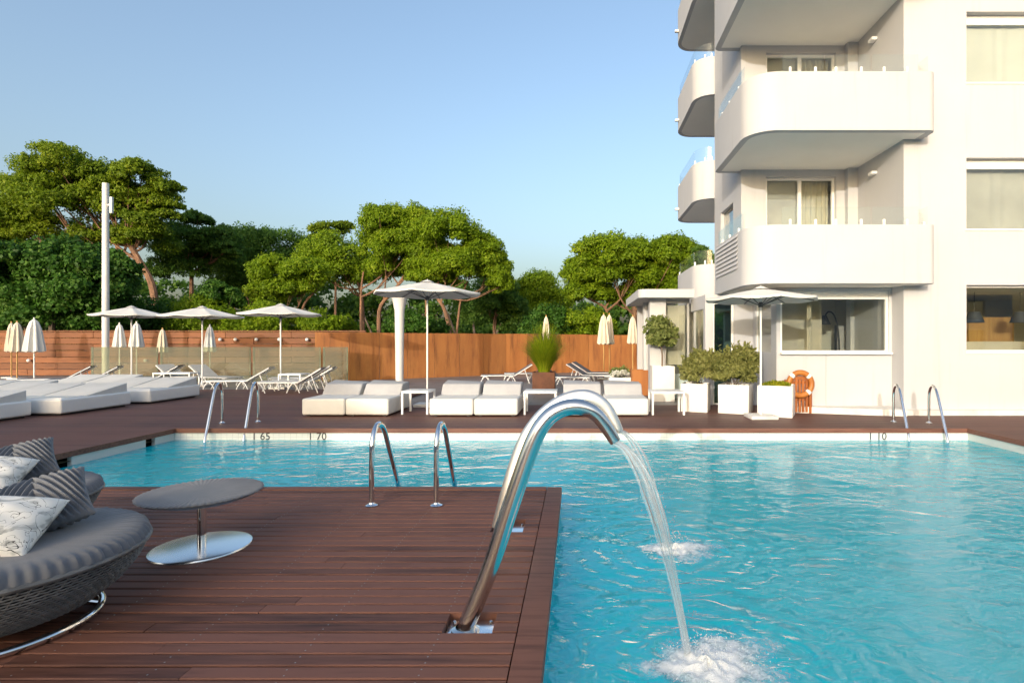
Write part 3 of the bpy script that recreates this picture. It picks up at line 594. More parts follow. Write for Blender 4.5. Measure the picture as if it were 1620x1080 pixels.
# ground floor glazing box, entrance and plinth
gb = MB(); GX0 = 4.25
cells(gb, GX0, FXL - 0.002, -0.06, LV[0] - 0.002, [(4.33, 6.64, 1.26, 2.58)], lambda a, b, c, d: gb.box(a, b, GY, GY + 0.2, c, d))
cells(gb, GY + 0.2, RY, -0.06, LV[0] - 0.002, [(12.05, 13.12, 1.26, 2.58)], lambda a, b, c, d: gb.box(GX0, GX0 + 0.12, a, b, c, d))
cells(gb, 3.1, FXL - 0.002, -0.06, LV[0] - 0.002, [(3.28, 3.80, -0.07, 2.46), (GX0 + 0.12, FXL - 0.1, -0.07, 2.62)], lambda a, b, c, d: gb.box(a, b, RY + 0.001, RY + 0.2, c, d))
gb.box(3.1, 3.28, RY + 0.2, 15.0, 2.3, LV[0] - 0.004)
gb.build('ground_floor_wall', 'render_white', hotel)
MB().box(5.30, 5.306, GY - 0.004, GY - 0.001, 0.0, 1.24).build('panel_joint', 'frame_grey', hotel)
window_y(4.332, 6.638, GY + 0.03, 1.262, 2.578, hotel, fr=0.045, box_h=0.13, name='lounge_window')
f = MB().box(GX0 + 0.03, GX0 + 0.08, 12.05, 12.09, 1.262, 2.578).box(GX0 + 0.03, GX0 + 0.08, 13.08, 13.118, 1.262, 2.578).build('lounge_window', 'frame_white', hotel)
MB().box(GX0 + 0.05, GX0 + 0.06, 12.09, 13.08, 1.262, 2.578).build('pane', 'window_glass', f)
f = window_y(3.282, 3.798, RY + 0.06, -0.05, 2.458, hotel, name='glass_door', glass='door_glass', fr=0.05, fm='frame_white', sill=False)
MB().tube([(3.70, RY + 0.02, 0.85), (3.70, RY + 0.02, 1.35)], 0.012, 8).build('handle', 'steel', f)
mb = MB(); mb.hexa([(4.5, GY - 0.10, -0.06), (6.60, FY - 0.30, -0.06), (4.5, GY - 0.001, -0.06), (6.60, GY - 0.001, -0.06), (4.5, GY - 0.10, 0.13), (6.60, FY - 0.30, 0.13), (4.5, GY - 0.001, 0.13), (6.60, GY - 0.001, 0.13)])
mb.box(6.602, 15.5, FY - 0.16, FY - 0.001, -0.06, 0.11); mb.build('plinth', 'plinth_white', hotel)
MB().box(3.3, 15.2, FY + 0.31, 21.7, -0.068, -0.03).build('ground_floor_slab', 'interior_floor', hotel)
# inside the lounge
MB().box(4.4, 6.99, 14.9, 15.0, -0.03, 2.6).build('lounge_back_wall', 'interior_wall', hotel)
def inside(name, label, cat, mbs, loc):
    t = thing(name, label, cat, loc)
    for n, m, mt in mbs: m.build(n, mt, t)
    return t
inside('lounge_sideboard', 'pale aqua sideboard seen through the lounge window', 'sideboard', [('carcass', MB().rbox(6.42, 7.95, 14.2, 14.7, 0.0, 1.16, 0.01, 2), 'cabinet_aqua'), ('top', MB().rbox(6.38, 8.0, 14.15, 14.72, 1.161, 1.2, 0.008, 2), 'frame_white')], (7.1, 14.4, -0.03))
inside('lounge_screen', 'dark framed screen standing behind the lounge window', 'screen', [('panel', MB().box(6.62, 7.22, 14.02, 14.05, 0.9, 1.9), 'curtain_grey'), ('frame', MB().box(7.22, 7.32, 14.0, 14.06, -0.03, 1.92).box(6.58, 6.62, 14.0, 14.06, -0.03, 1.92), 'charcoal')], (6.95, 14.02, -0.03))
al = thing('arc_lamp', 'dark floor lamp with a curved stem inside the lounge window', 'lamp', (6.62, 13.85, -0.03))
MB().tube(catmull([(6.62, 13.85, 0), (6.6, 13.85, 1.5), (6.5, 13.85, 2.1), (6.34, 13.85, 2.25), (6.22, 13.85, 2.1)], 8), 0.018, 8).build('stem', 'charcoal', al); MB().lathe([(0.06, 0.1), (0.16, -0.12), (0.15, -0.12), (0.05, 0.09)], 20, (6.22, 13.85, 2.05), closed=False).build('shade', 'charcoal', al); MB().lathe([(0, 0.03), (0.16, 0.025), (0.16, 0)], 20, (6.62, 13.85, -0.03)).build('base', 'charcoal', al)
MB().box(4.95, 6.05, 13.6, 13.7, -0.03, 2.6).build('lounge_screen_wall', 'curtain_cream', hotel)
curtain(5.2, 5.32, 12.45, 0.0, 2.5, hotel, 'curtain_cream', amp=0.03, per=9)
# inside the right hand room
MB().box(7.0, 11.2, 14.9, 15.0, -0.03, 2.6).build('bar_back_wall', 'interior_wall', hotel)
inside('bar_cupboard', 'honey wood cupboard inside the end ground-floor window', 'cupboard', [('door', MB().box(9.15, 9.65, 13.6, 14.0, 0, 2.1), 'honey_wood'), ('door', MB().box(9.67, 10.2, 13.58, 14.0, 0, 2.1), 'honey_wood'), ('door', MB().box(10.22, 10.8, 13.6, 14.0, 0, 2.1), 'honey_wood'), ('counter', MB().rbox(8.9, 11.0, 13.0, 13.5, -0.02, 1.5, 0.01, 2), 'curtain_cream')], (10, 13.4, -0.03))
for (x, lab) in ((9.1, 'navy lamp shade hanging nearest the window jamb'), (10.15, 'navy lamp shade hanging before the honey wood cupboard')):
    t = thing('pendant_lamp', lab, 'lamp', (x, 12.6, 1.93)); MB().lathe([(0.11, 0.25), (0.2, 0.0), (0.19, 0.0), (0.10, 0.24)], 24, (x, 12.6, 1.93), closed=False).build('shade', 'lamp_navy', t); MB().tube([(x, 12.6, 2.17), (x, 12.6, 2.63)], 0.008, 6).build('cord', 'charcoal', t)

# pavilion beside the hotel
pv = thing('pool_pavilion', 'low white glazed pavilion with overhanging roof beside the hotel', 'pavilion', (1.98, 15.0, -0.06))
RP = [(1.62, 18.2), (1.62, 14.75)] + arc(1.84, 14.72, 0.22, 180, 270, 6)[1:] + [(3.09, 14.5), (3.09, 18.2)]
MB().prism(RP, 2.66, 2.88).build('roof', 'render_white', pv)
for b in ((1.98, 2.42, 15.0, 15.3), (1.98, 2.2, 16.4, 16.6), (1.98, 2.2, 18.0, 18.19)): MB().box(*b, -0.06, 2.658).build('pier', 'render_white', pv)
mb = MB().box(2.05, 2.10, 15.3, 15.36, -0.06, 2.658).box(2.05, 2.10, 15.8, 15.85, -0.06, 2.658).box(2.42, 3.09, 15.1, 15.15, 2.55, 2.658).box(2.42, 3.09, 15.1, 15.15, 0.0, 0.06).box(3.02, 3.08, 15.1, 15.15, 0.06, 2.55); mb.build('glazing_frame', 'frame_grey', pv)
MB().box(2.07, 2.08, 15.36, 16.4, 0.0, 2.655).build('pane', 'window_glass', pv); MB().box(2.43, 3.02, 15.12, 15.13, 0.06, 2.55).build('pane', 'window_glass', pv); MB().box(3.14, 3.15, 13.52, 14.98, 0.0, 2.3).build('pane', 'window_glass', pv)
MB().box(2.43, 3.02, 15.02, 15.05, -0.05, 0.62).build('kick_panel', 'cabinet_aqua', pv)
MB().box(2.25, 3.9, 18.0, 18.1, -0.06, 2.655).build('back_wall', 'interior_wall', pv)
inside('folded_blind', 'pale roller blind half lowered behind the pavilion glass', 'blind', [('cloth', MB().box(2.45, 3.0, 15.3, 15.31, 0.85, 2.5), 'curtain_cream'), ('bar', MB().tube([(2.44, 15.305, 0.84), (3.01, 15.305, 0.84)], 0.015, 8), 'charcoal')], (2.7, 15.3, 0.84))

# unseen wing added behind the camera, stepped to shade the near deck; shows in windows
wing = thing('shading_wing', 'unseen low white block added behind the camera, roofline stepped for its shade', 'building', (-12, -22, 0))
mb = MB()
SL = math.tan(SUN_EL) / math.cos(SUN_AZ)
for (x0, x1, h) in ((-60, -17.6, SL * 30 + 1.5), (-17.6, 34, SL * 26.2)):
    hs = [(x + 0.8, x + 2.6, z, z + 1.5) for x in np.arange(x0 + 0.7, x1 - 3, 4.2) for z in (0.9, 3.2) if z + 1.5 < h]
    cells(mb, x0, x1, -0.1, h, hs, lambda a, b, c, d: mb.box(a, b, -20.3, -20.0, c, d))
    mb.box(x0, x1, -27, -20.3, h - 0.3, h - 0.01); mb.box(x0, x1, -27.2, -27, -0.1, h)
    for (a, b, c, d) in hs: MB().box(a + 0.003, b - 0.003, -20.22, -20.2, c + 0.003, d - 0.003).build('window', 'window_glass', wing)
mb.build('wall', 'render_white', wing)

# ------------------------------------------------------------------ fences
fence = thing('plank_fence', 'cedar fence of wide horizontal planks behind the sunbeds', 'fence', (-20, 25, -0.07))
for row in range(7):
    z0 = -0.05 + row * 0.285; x = -34 + (row % 2) * 1.3
    while x < -9.6:
        x1 = min(x + 3.0, -9.6); dy = RNG.uniform(-0.008, 0.008)
        MB().rbox(x + 0.006, x1 - 0.006, 25 + dy, 25.05 + dy, z0 + 0.008, z0 + 0.277, 0.008, 1).build('plank', 'cedar_plank', fence); x = x1
for x in np.arange(-33.5, -9, 3.0): MB().box(x, x + 0.1, 25.06, 25.16, -0.07, 1.9).build('post', 'corten_dark', fence)
MB().box(-34, -9.6, 24.93, 25.08, 1.955, 1.995).build('cap_rail', 'cedar_plank', fence)
for i, px in enumerate((350, 374, 407, 443, 487, 48, 232)):
    p = P(px, 537 if i < 5 else 570, 24.94); t = thing('fence_lamp', 'small round opal lamp fixed to the cedar plank fence', 'lamp', (p.x, 24.99, p.z), 'opal lamps along the plank fence')
    b = bmesh.new(); bmesh.ops.create_uvsphere(b, u_segments=10, v_segments=8, radius=0.075); bmesh.ops.translate(b, verts=b.verts, vec=(p.x, 24.86, p.z)); MB().bm(b).build('globe', 'frame_white', t); MB().box(p.x - 0.03, p.x + 0.03, 24.92, 24.985, p.z - 0.03, p.z + 0.03).build('bracket', 'charcoal', t)
cw = thing('corten_wall', 'rusty weathering-steel screen wall of tall panels', 'wall', (-9.1, 22, -0.07))
path = [(-10.4, 21.8), (-9.1, 22.0), (-2.4, 26.6), (0.6, 28.4), (5.2, 29.4)]
for (a, b), h in zip(zip(path, path[1:]), (1.86, 1.86, 1.86, 1.84)):
    a, b = Vector(a), Vector(b); L = (b - a).length; n = max(1, round(L / 1.25)); d = (b - a) / L; nn = Vector((d.y, -d.x))
    for i in range(n):
        p, q = a + d * (L * i / n + 0.008), a + d * (L * (i + 1) / n - 0.008); o = nn * RNG.uniform(0, 0.012); p += o; q += o; r = p - nn * 0.03; s = q - nn * 0.03; hh = h + RNG.uniform(-0.006, 0.006)
        MB().hexa([(p.x, p.y, -0.07), (q.x, q.y, -0.07), (r.x, r.y, -0.07), (s.x, s.y, -0.07), (p.x, p.y, hh), (q.x, q.y, hh), (r.x, r.y, hh), (s.x, s.y, hh)]).build('panel', 'corten', cw)
for i, (a, b) in enumerate(((143, 250), (252, 397), (399, 508), (510, 551))):
    x0, x1 = (a - CX) * 20.9 / FPX, (b - CX) * 20.9 / FPX
    t = thing('glass_windbreak', ['clear glass windbreak panel, outermost, beside the tall light mast', 'clear glass windbreak panel behind the two middle parasols', 'clear glass windbreak panel behind the parasol next to the corten wall', 'narrow glass windbreak panel at the start of the corten wall'][i], 'glass screen', ((x0 + x1) / 2, 20.9, -0.07))
    MB().box(x0 + 0.01, x1 - 0.01, 20.9, 20.914, -0.02, 1.29).build('pane', 'screen_glass', t)
    for x in (x0 + 0.03, x1 - 0.07): MB().box(x, x + 0.04, 20.92, 20.96, -0.07, 1.27).build('post', 'frame_grey', t)

# ------------------------------------------------------------------ trees
PG = 'pines beyond the fence'
tree('pine_tree', 'tallest pine with loose spreading crown and leaning bare trunk', 38, [(122, 272, 46, 26), (70, 300, 50, 28), (165, 300, 62, 32), (235, 288, 34, 22), (20, 318, 40, 26), (250, 330, 26, 26), (120, 335, 66, 28), (205, 345, 48, 28), (215, 378, 44, 20), (30, 350, 44, 22), (150, 375, 40, 16), (95, 320, 44, 26), (195, 318, 40, 26), (60, 365, 50, 20), (130, 300, 40, 24), (255, 300, 22, 20)],
     [[(254, 525), (243, 462), (222, 415), (195, 372), (160, 320)], [(185, 525), (184, 430), (186, 380)]], 'pine_yellow', leaf=0.17, nl=14, per=330, lobe=0.34, flat=0.6, r0=0.26, low=-0.6)
tree('pine_tree', 'yellowish pine crown low behind the ivy-green hedge tree', 43, [(-10, 350, 50, 30), (8, 395, 40, 24), (-40, 390, 40, 40)], [[(10, 525), (0, 400)]], 'pine_yellow', leaf=0.18, nl=16, per=260)
tree('leafy_tree', 'broad dark green leafy tree hanging over the cedar fence', 28.5, [(55, 440, 55, 42), (115, 430, 52, 38), (20, 485, 50, 40), (150, 462, 50, 42), (95, 495, 80, 34), (183, 440, 24, 34), (-15, 440, 40, 40), (165, 505, 40, 26)], [[(80, 525), (85, 470), (95, 430)], [(140, 525), (145, 450)]], 'broad_leaf', leaf=0.19, nl=20, per=330, bark='bark_grey', lobe=0.33, r0=0.16, low=-0.9)
tree('pine_tree', 'dark blue-green pine with a straight bare trunk', 45, [(300, 385, 42, 18), (340, 378, 36, 14), (270, 400, 34, 20), (318, 350, 20, 9), (285, 425, 40, 18), (330, 405, 42, 18), (360, 400, 26, 14)], [[(304, 525), (303, 430), (305, 385)]], 'pine_blue', leaf=0.18, nl=15, per=260, lobe=0.33, flat=0.6, r0=0.2, low=-0.6)
tree('pine_tree', 'dense dark pine filling the gap behind the parasols', 52, [(395, 402, 52, 30), (450, 398, 44, 26), (345, 400, 40, 26), (360, 430, 42, 34), (420, 445, 60, 36), (375, 470, 60, 36)], [[(400, 525), (400, 440)]], 'pine_blue', leaf=0.2, nl=20, per=260, low=-0.7)
tree('pine_tree', 'short bright pine with pale forked branches above the parasol', 37, [(438, 437, 30, 22), (462, 462, 40, 18), (418, 468, 26, 20), (490, 440, 30, 20)], [[(463, 525), (478, 490), (497, 462), (503, 445), (490, 432)], [(463, 520), (458, 505), (448, 498)]], 'pine_leaf', leaf=0.15, nl=17, per=260, r0=0.1)
tree('pine_tree', 'wispy pine top standing behind the lower crowns', 54, [(527, 368, 26, 8), (508, 384, 24, 8), (545, 360, 12, 7)], [[(530, 525), (531, 440), (530, 380)]], 'pine_yellow', leaf=0.18, nl=12, per=170, r0=0.14, flat=0.6)
tree('pine_tree', 'low bright pine crown left of the great round pine', 44, [(540, 412, 46, 24), (503, 428, 36, 24), (580, 428, 34, 22), (545, 445, 50, 22)], [[(575, 525), (572, 470), (560, 430)]], 'pine_leaf', leaf=0.17, nl=20, per=290)
tree('pine_tree', 'great round stone pine with broccoli crown behind the rusty wall', 38, [(622, 368, 44, 30), (655, 360, 40, 24), (600, 392, 30, 26), (640, 402, 46, 28), (670, 390, 36, 26), (612, 425, 40, 18)], [[(603, 525), (600, 492), (622, 462), (640, 435)], [(572, 525), (571, 470), (575, 430)]], 'pine_leaf', leaf=0.15, nl=26, per=330, lobe=0.3, r0=0.17)
tree('pine_tree', 'wide stone pine with forked stems beside the rusty wall', 36, [(715, 385, 46, 30), (757, 408, 36, 28), (690, 415, 42, 24), (735, 432, 50, 24), (782, 428, 22, 26), (680, 440, 36, 16), (790, 455, 18, 26)], [[(722, 530), (705, 495), (690, 465), (700, 430)], [(718, 525), (727, 485), (735, 455)], [(672, 530), (674, 470), (665, 440)]], 'pine_leaf', leaf=0.15, nl=26, per=330, lobe=0.3, r0=0.15)
tree('pine_tree', 'dark shaded pine right of the forked stone pine', 47, [(795, 462, 24, 40), (765, 485, 40, 34), (812, 500, 20, 28)], [[(780, 530), (785, 470)]], 'pine_blue', leaf=0.18, nl=22, per=260, low=-0.8)
tree('pine_tree', 'small far pine in the gap between the two stone pines', 52, [(850, 462, 32, 22), (825, 478, 26, 26), (878, 490, 26, 26), (850, 500, 40, 24)], [[(850, 530), (850, 480)]], 'pine_leaf', leaf=0.18, nl=20, per=260, low=-0.7)
tree('pine_tree', 'broad flat-domed stone pine beside the hotel', 35, [(958, 415, 52, 26), (1005, 410, 52, 24), (922, 436, 34, 26), (1055, 412, 44, 24), (975, 445, 66, 26), (1040, 445, 52, 28), (1090, 430, 38, 30), (930, 468, 40, 16), (1010, 475, 44, 16), (1075, 475, 40, 22)], [[(1000, 540), (1004, 500), (1000, 465)], [(965, 535), (962, 500), (950, 480)], [(1050, 535), (1045, 480)]], 'pine_leaf', leaf=0.15, nl=26, per=330, lobe=0.29, r0=0.2)
tree('street_tree', 'small dark tree tip behind the terrace glass', 30, [(1106, 412, 12, 18), (1098, 440, 16, 20), (1112, 470, 20, 30)], [[(1106, 535), (1106, 430)]], 'pine_blue', leaf=0.13, nl=14, per=120, r0=0.08)
for i, (px, py, rx, ry, lab) in enumerate(((232, 505, 40, 26, 'low shrub by the foot of the leaning pine'), (330, 508, 46, 24, 'low shrub behind the middle parasols'), (352, 470, 24, 16, 'bright shrub top above the middle parasol'), (420, 510, 46, 22, 'low shrub behind the cedar fence end'), (868, 512, 34, 20, 'low bush where the rusty wall bends'), (930, 515, 34, 18, 'low bush behind the folded parasols'), (660, 515, 34, 14, 'low bush between the forked pine stems'), (520, 512, 30, 16, 'low bush behind the glass windbreak'))):
    tree('shrub', lab, 33, [(px, py, rx, ry), (px - rx * 0.6, py + 8, rx * 0.7, ry * 0.8), (px + rx * 0.6, py + 6, rx * 0.7, ry * 0.8)], [[(px, 528), (px, py)]], ['broad_leaf', 'pine_leaf'][i % 2], leaf=0.15, nl=16, per=150, r0=0.05, cat='shrub', low=-0.9, bark='bark_grey')
for px, h, lab in ((-150, 0, 'pine just past the leafy fence tree'), (-330, 30, 'lower pine past the end of the daybed rows'), (-520, 10, 'last pine along the cedar fence')):
    tree('pine_tree', lab, 40, [(px, 360 + h, 80, 40), (px - 50, 400 + h, 60, 40), (px + 55, 405 + h, 60, 36), (px, 450 + h, 90, 40)], [[(px, 525), (px + 6, 440)]], 'pine_leaf', leaf=0.2, nl=16, per=150)
# a far wood that reads as one mass
wood = thing('far_wood', 'dark far wood closing the view behind the pines', 'wood', (-20, 62, 0)); wood['kind'] = 'stuff'
subs = []
for x in np.arange(-100, 16, 3.4):
    h = (8.0 if x < -8 else 5.0) + 1.2 * math.sin(x * 0.35) + RNG.uniform(-0.6, 0.6); subs += [((x, 62 + RNG.uniform(-2, 2), h * 0.62), 2.6, 2.4, h * 0.40), ((x + 1.5, 60 + RNG.uniform(-2, 2), 1.6), 2.6, 2.4, 1.9)]
p, n, ti = clumps(subs, 14, 150, 0.4, 0.9, -1)
leaf_mesh('foliage', p, n, 0.34 * RNG.uniform(0.7, 1.3, len(p)), ti, 'pine_blue', wood)
mb = MB()
for x in np.arange(-68, 14, 2.3): mb.tube([(x, 58.5, -0.1), (x + RNG.uniform(-0.5, 0.5), 58.5, 2.2), (x + RNG.uniform(-1, 1), 58.7, 4.4)], [0.16, 0.13, 0.08], 6)
mb.build('trunks', 'bark_grey', wood, kind='stuff')

# ------------------------------------------------------------------ spouts, jets and ladders
SP = [(737, 990), (773, 904), (812, 788), (843, 700), (864, 664), (888, 647), (914, 643), (938, 651), (957, 672), (974, 699)]
def make_spout():
    t = thing('water_spout', 'x', 'spout', (-0.59, 2.95, -0.05)); Y = 2.93
    pts = catmull([P(x, y, Y) for x, y in SP], 8); pts[0].z = -0.03
    n = len(pts); rad = interp([0.047, 0.047, 0.047, 0.046, 0.045, 0.044, 0.043, 0.041, 0.037, 0.030], n)
    MB().tube(pts, rad, 28, True, interp([1, 1, 1, 1, 1, 1, 0.95, 0.85, 0.65, 0.42], n)).build('pipe', 'steel', t)
    MB().lathe([(0.075, 0.0), (0.075, 0.012), (0.052, 0.02), (0.05, 0.0)], 28, (-0.595, 2.93, -0.036)).build('collar', 'steel', t)
    MB().rbox(-0.695, -0.445, 2.858, 3.035, -0.048, -0.036, 0.003, 2).build('base_plate', 'mirror_steel', t)
    for (x, y) in ((-0.67, 2.88), (-0.47, 2.88), (-0.67, 3.01), (-0.47, 3.01)): MB().lathe([(0.011, 0), (0.011, 0.008), (0.006, 0.012), (0, 0.012)], 8, (x, y, -0.036)).build('bolt', 'steel', t)
    return t
spout = make_spout(); spout['label'] = 'curved steel water spout let into the deck boards at the deck corner with bolts'
spout['label'] = 'tall round-piped steel swan-neck spout at the deck edge'
sp2 = thing('water_spout', 'broad flat steel swan-neck spout half hidden behind the round one', 'spout', (-0.60, 4.5, -0.05))
pts = catmull([P(x, y, 4.47) for x, y in ((790, 845), (803, 792), (820, 735), (838, 692), (864, 658), (897, 636), (930, 630), (958, 645), (980, 682))], 8); pts[0].z = -0.03; n = len(pts)
MB().tube(pts, interp([0.075, 0.075, 0.077, 0.08, 0.08, 0.078, 0.07, 0.055, 0.035], n), 28, True, interp([0.5, 0.5, 0.5, 0.5, 0.5, 0.5, 0.5, 0.6, 0.9], n)).build('chute', 'satin_steel', sp2)
MB().rbox(-0.685, -0.435, 4.36, 4.635, -0.048, -0.036, 0.003, 2).build('base_plate', 'mirror_steel', sp2)
for (x, y) in ((-0.66, 4.385), (-0.46, 4.385), (-0.66, 4.61), (-0.46, 4.61)): MB().lathe([(0.011, 0), (0.011, 0.008), (0.006, 0.012), (0, 0.012)], 8, (x, y, -0.036)).build('bolt', 'steel', sp2)
o2 = pts[-1].copy()
for o in (spout, sp2): o['group'] = 'swan-neck spouts on the deck edge'
def jet(out, hit, label, seed):
    rg = np.random.default_rng(seed); t = thing('water_jet', label, 'water jet', hit, 'falling water jets')
    mb = MB(); out, hit = Vector(out), Vector(hit); n = 46
    for k in range(15):
        a, b = rg.uniform(-0.026, 0.026), rg.uniform(-0.028, 0.028); ph = rg.uniform(0, 6); pts = []; rad = []
        for i in range(n):
            s = i / (n - 1); q = Vector((out.x + (hit.x - out.x) * s, out.y + (hit.y - out.y) * s, out.z - 0.10 * (out.z - hit.z) * s - 0.90 * (out.z - hit.z) * s * s))
            wob = 0.0025 * math.sin(s * 9 + ph) + 0.0015 * math.sin(s * 31 + ph * 2); spread = 0.45 + 1.1 * math.sin(math.pi * min(1, s * 1.05)) ** 2 + 0.15 * s
            pts.append(q + Vector(((a + wob * 0.8) * spread, (b + wob) * spread, a * 0.3))); rad.append((0.0085 if k < 5 else 0.0045) * (1 + 0.3 * math.sin(s * 19 + ph)) * (1 - 0.25 * s))
        mb.tube(pts, rad, 7)
    mb.build('stream', 'jet_water', t)
    mb = MB()
    for k in range(160):
        s = rg.uniform(0.3, 1) ** 0.6; q = Vector((out.x + (hit.x - out.x) * s, out.y + (hit.y - out.y) * s, out.z - 0.10 * (out.z - hit.z) * s - 0.90 * (out.z - hit.z) * s * s)) + Vector(rg.normal(0, 0.02 + 0.03 * s, 3)) * (1 if s < 0.9 else 1.6)
        if q.z < WATER + 0.01: continue
        r = rg.uniform(0.0015, 0.0045); mb.add([q + Vector(d) * r for d in ((1, 0, 0), (-1, 0, 0), (0, 1, 0), (0, -1, 0), (0, 0, 1.6), (0, 0, -1.6))], [(0, 2, 4), (2, 1, 4), (1, 3, 4), (3, 0, 4), (2, 0, 5), (1, 2, 5), (3, 1, 5), (0, 3, 5)], True)
    d = mb.build('droplets', 'jet_water', t, kind='stuff'); return t
o1 = P(974, 700, 2.93); jet(o1, (0.60, 2.96, WATER), 'stream of water falling from the spout in front', 3)
jet(o2, (0.74, 4.47, WATER), 'thin stream of water falling from the spout behind', 4)
def foam_mat():
    m, t, out = newmat('foam_sheet'); L = t.links.new
    at = nd(t, 'ShaderNodeAttribute', attribute_name='froth'); ge = nd(t, 'ShaderNodeNewGeometry')
    n = nd(t, 'ShaderNodeTexNoise', i_Scale=26.0, i_Detail=8.0, i_Roughness=0.7, i_Distortion=1.2); L(ge.outputs['Position'], n.inputs['Vector'])
    n2 = nd(t, 'ShaderNodeTexNoise', i_Scale=6.0, i_Detail=3.0, i_Distortion=1.0); L(ge.outputs['Position'], n2.inputs['Vector'])
    a = nd(t, 'ShaderNodeMath', operation='ADD'); L(n.outputs[0], a.inputs[0]); L(n2.outputs[0], a.inputs[1])
    b = nd(t, 'ShaderNodeMath', operation='MULTIPLY_ADD'); b.inputs[1].default_value = 1.05; L(at.outputs['Fac'], b.inputs[0]); L(a.outputs[0], b.inputs[2])
    mr = nd(t, 'ShaderNodeMapRange', interpolation_type='SMOOTHSTEP'); mr.inputs[1].default_value = 1.12; mr.inputs[2].default_value = 1.85; mr.inputs[4].default_value = 0.92; L(b.outputs[0], mr.inputs[0])
    tr = nd(t, 'ShaderNodeBsdfTransparent'); df = nd(t, 'ShaderNodeBsdfPrincipled', i_Roughness=0.5); df.inputs['Base Color'].default_value = (0.95, 0.98, 0.99, 1)
    bp = nd(t, 'ShaderNodeBump', i_Strength=1.0, i_Distance=0.008); L(n.outputs[0], bp.inputs['Height']); L(bp.outputs[0], df.inputs['Normal'])
    m1 = nd(t, 'ShaderNodeMixShader'); L(mr.outputs[0], m1.inputs[0]); L(tr.outputs[0], m1.inputs[1]); L(df.outputs[0], m1.inputs[2]); L(m1.outputs[0], out.inputs[0])
foam_mat()
def foam(cx, cy_, rx, ry, n, label, seed):
    rg = np.random.default_rng(seed); t = thing('water_foam', label, 'foam', (cx, cy_, WATER)); t['kind'] = 'stuff'
    NA, NRr = 96, 30; V = []; F = []; den = []
    for i in range(NRr + 1):
        for k in range(NA):
            a = 2 * math.pi * k / NA; d = i / NRr; lob = 1 + 0.16 * math.sin(a * 3 + seed) + 0.10 * math.sin(a * 7 + 2 * seed)
            x = cx + rx * d * lob * math.cos(a) + 0.22 * rx * d * d; y = cy_ + ry * d * lob * math.sin(a); f = max(0, 1 - d)
            h = 0.05 * f ** 2.5 * (0.6 + 0.4 * math.sin(a * 5 + d * 17 + seed)) + 0.012 * f * math.sin(x * 61 + seed) * math.sin(y * 57)
            V.append((x, y, WATER + 0.004 + max(0, h))); den.append(f ** 0.85)
    for i in range(NRr):
        for k in range(NA): F.append((i * NA + k, i * NA + (k + 1) % NA, (i + 1) * NA + (k + 1) % NA, (i + 1) * NA + k))
    o = MB().add(V, F, True).build('froth', 'foam_sheet', t, kind='stuff'); at_ = o.data.attributes.new('froth', 'FLOAT', 'POINT'); at_.data.foreach_set('value', np.array(den, dtype=np.float32))
    mb = MB()
    for k in range(n):
        a = rg.uniform(0, 2 * math.pi); d = abs(rg.normal(0, 0.35)); x = cx + rx * d * math.cos(a) + 0.2 * d * rx; y = cy_ + ry * d * math.sin(a); r = rg.uniform(0.0012, 0.0042); z = WATER + 0.01 + rg.uniform(0, 1) ** 2 * 0.16 * max(0, 1 - d)
        mb.add([Vector((x, y, z)) + Vector(v) * r for v in ((1, 0, 0), (-1, 0, 0), (0, 1, 0), (0, -1, 0), (0, 0, 1.3), (0, 0, -1.3))], [(0, 2, 4), (2, 1, 4), (1, 3, 4), (3, 0, 4), (2, 0, 5), (1, 2, 5), (3, 1, 5), (0, 3, 5)], True)
    mb.build('spray', 'foam', t, kind='stuff'); return t
foam(0.68, 2.88, 0.44, 0.38, 800, 'white foam where the front water jet lands', 5)
foam(0.80, 4.48, 0.36, 0.26, 250, 'pale foam patch where the rear water jet lands', 6)

def ladder(label, base, ang, steps=True, dist=0.0, L=0.86, H=0.72, gap=0.59):
    """base: deck foot of the first rail; the rails run towards local +y (into the pool)."""
    t = thing('pool_ladder', label, 'ladder', base); t.rotation_euler.z = ang
    for s in (0, 1):
        x = s * gap; pr = [(0, 0), (0, H * 0.55), (0.02, H * 0.82), (0.10, H * 0.97), (0.20, H), (0.32, H * 0.90), (0.44, H * 0.66), (L * 0.80, 0.02), (L * 0.94, -0.22), (L, -0.6), (L, -1.2)]
        MB().tube(catmull([(x, y, z) for y, z in pr], 6), 0.024, 14).build('rail', 'chrome', t, local=True)
        MB().lathe([(0.055, 0.001), (0.055, 0.010), (0.03, 0.022), (0.022, 0.04)], 20, (x, 0, 0)).build('flange', 'chrome', t, local=True)
    for z in (-0.45, -0.72, -0.99): MB().rbox(0.0, gap, L - 0.06, L + 0.03, z - 0.015, z + 0.015, 0.006, 2).build('step', 'steel', t, local=True)
    return t
ladder('steel ladder rails on the near timber deck end', (-1.875, 5.02, 0.0), 0.0, L=0.92)
ladder('steel ladder rails at the pool corner below the daybeds', (-5.95, 10.25, 0), R(195), L=0.86, H=0.74)
ladder('steel ladder rails at the pool corner under the hotel wall', (6.46, 10.10, 0), R(167), L=0.86, H=0.70)

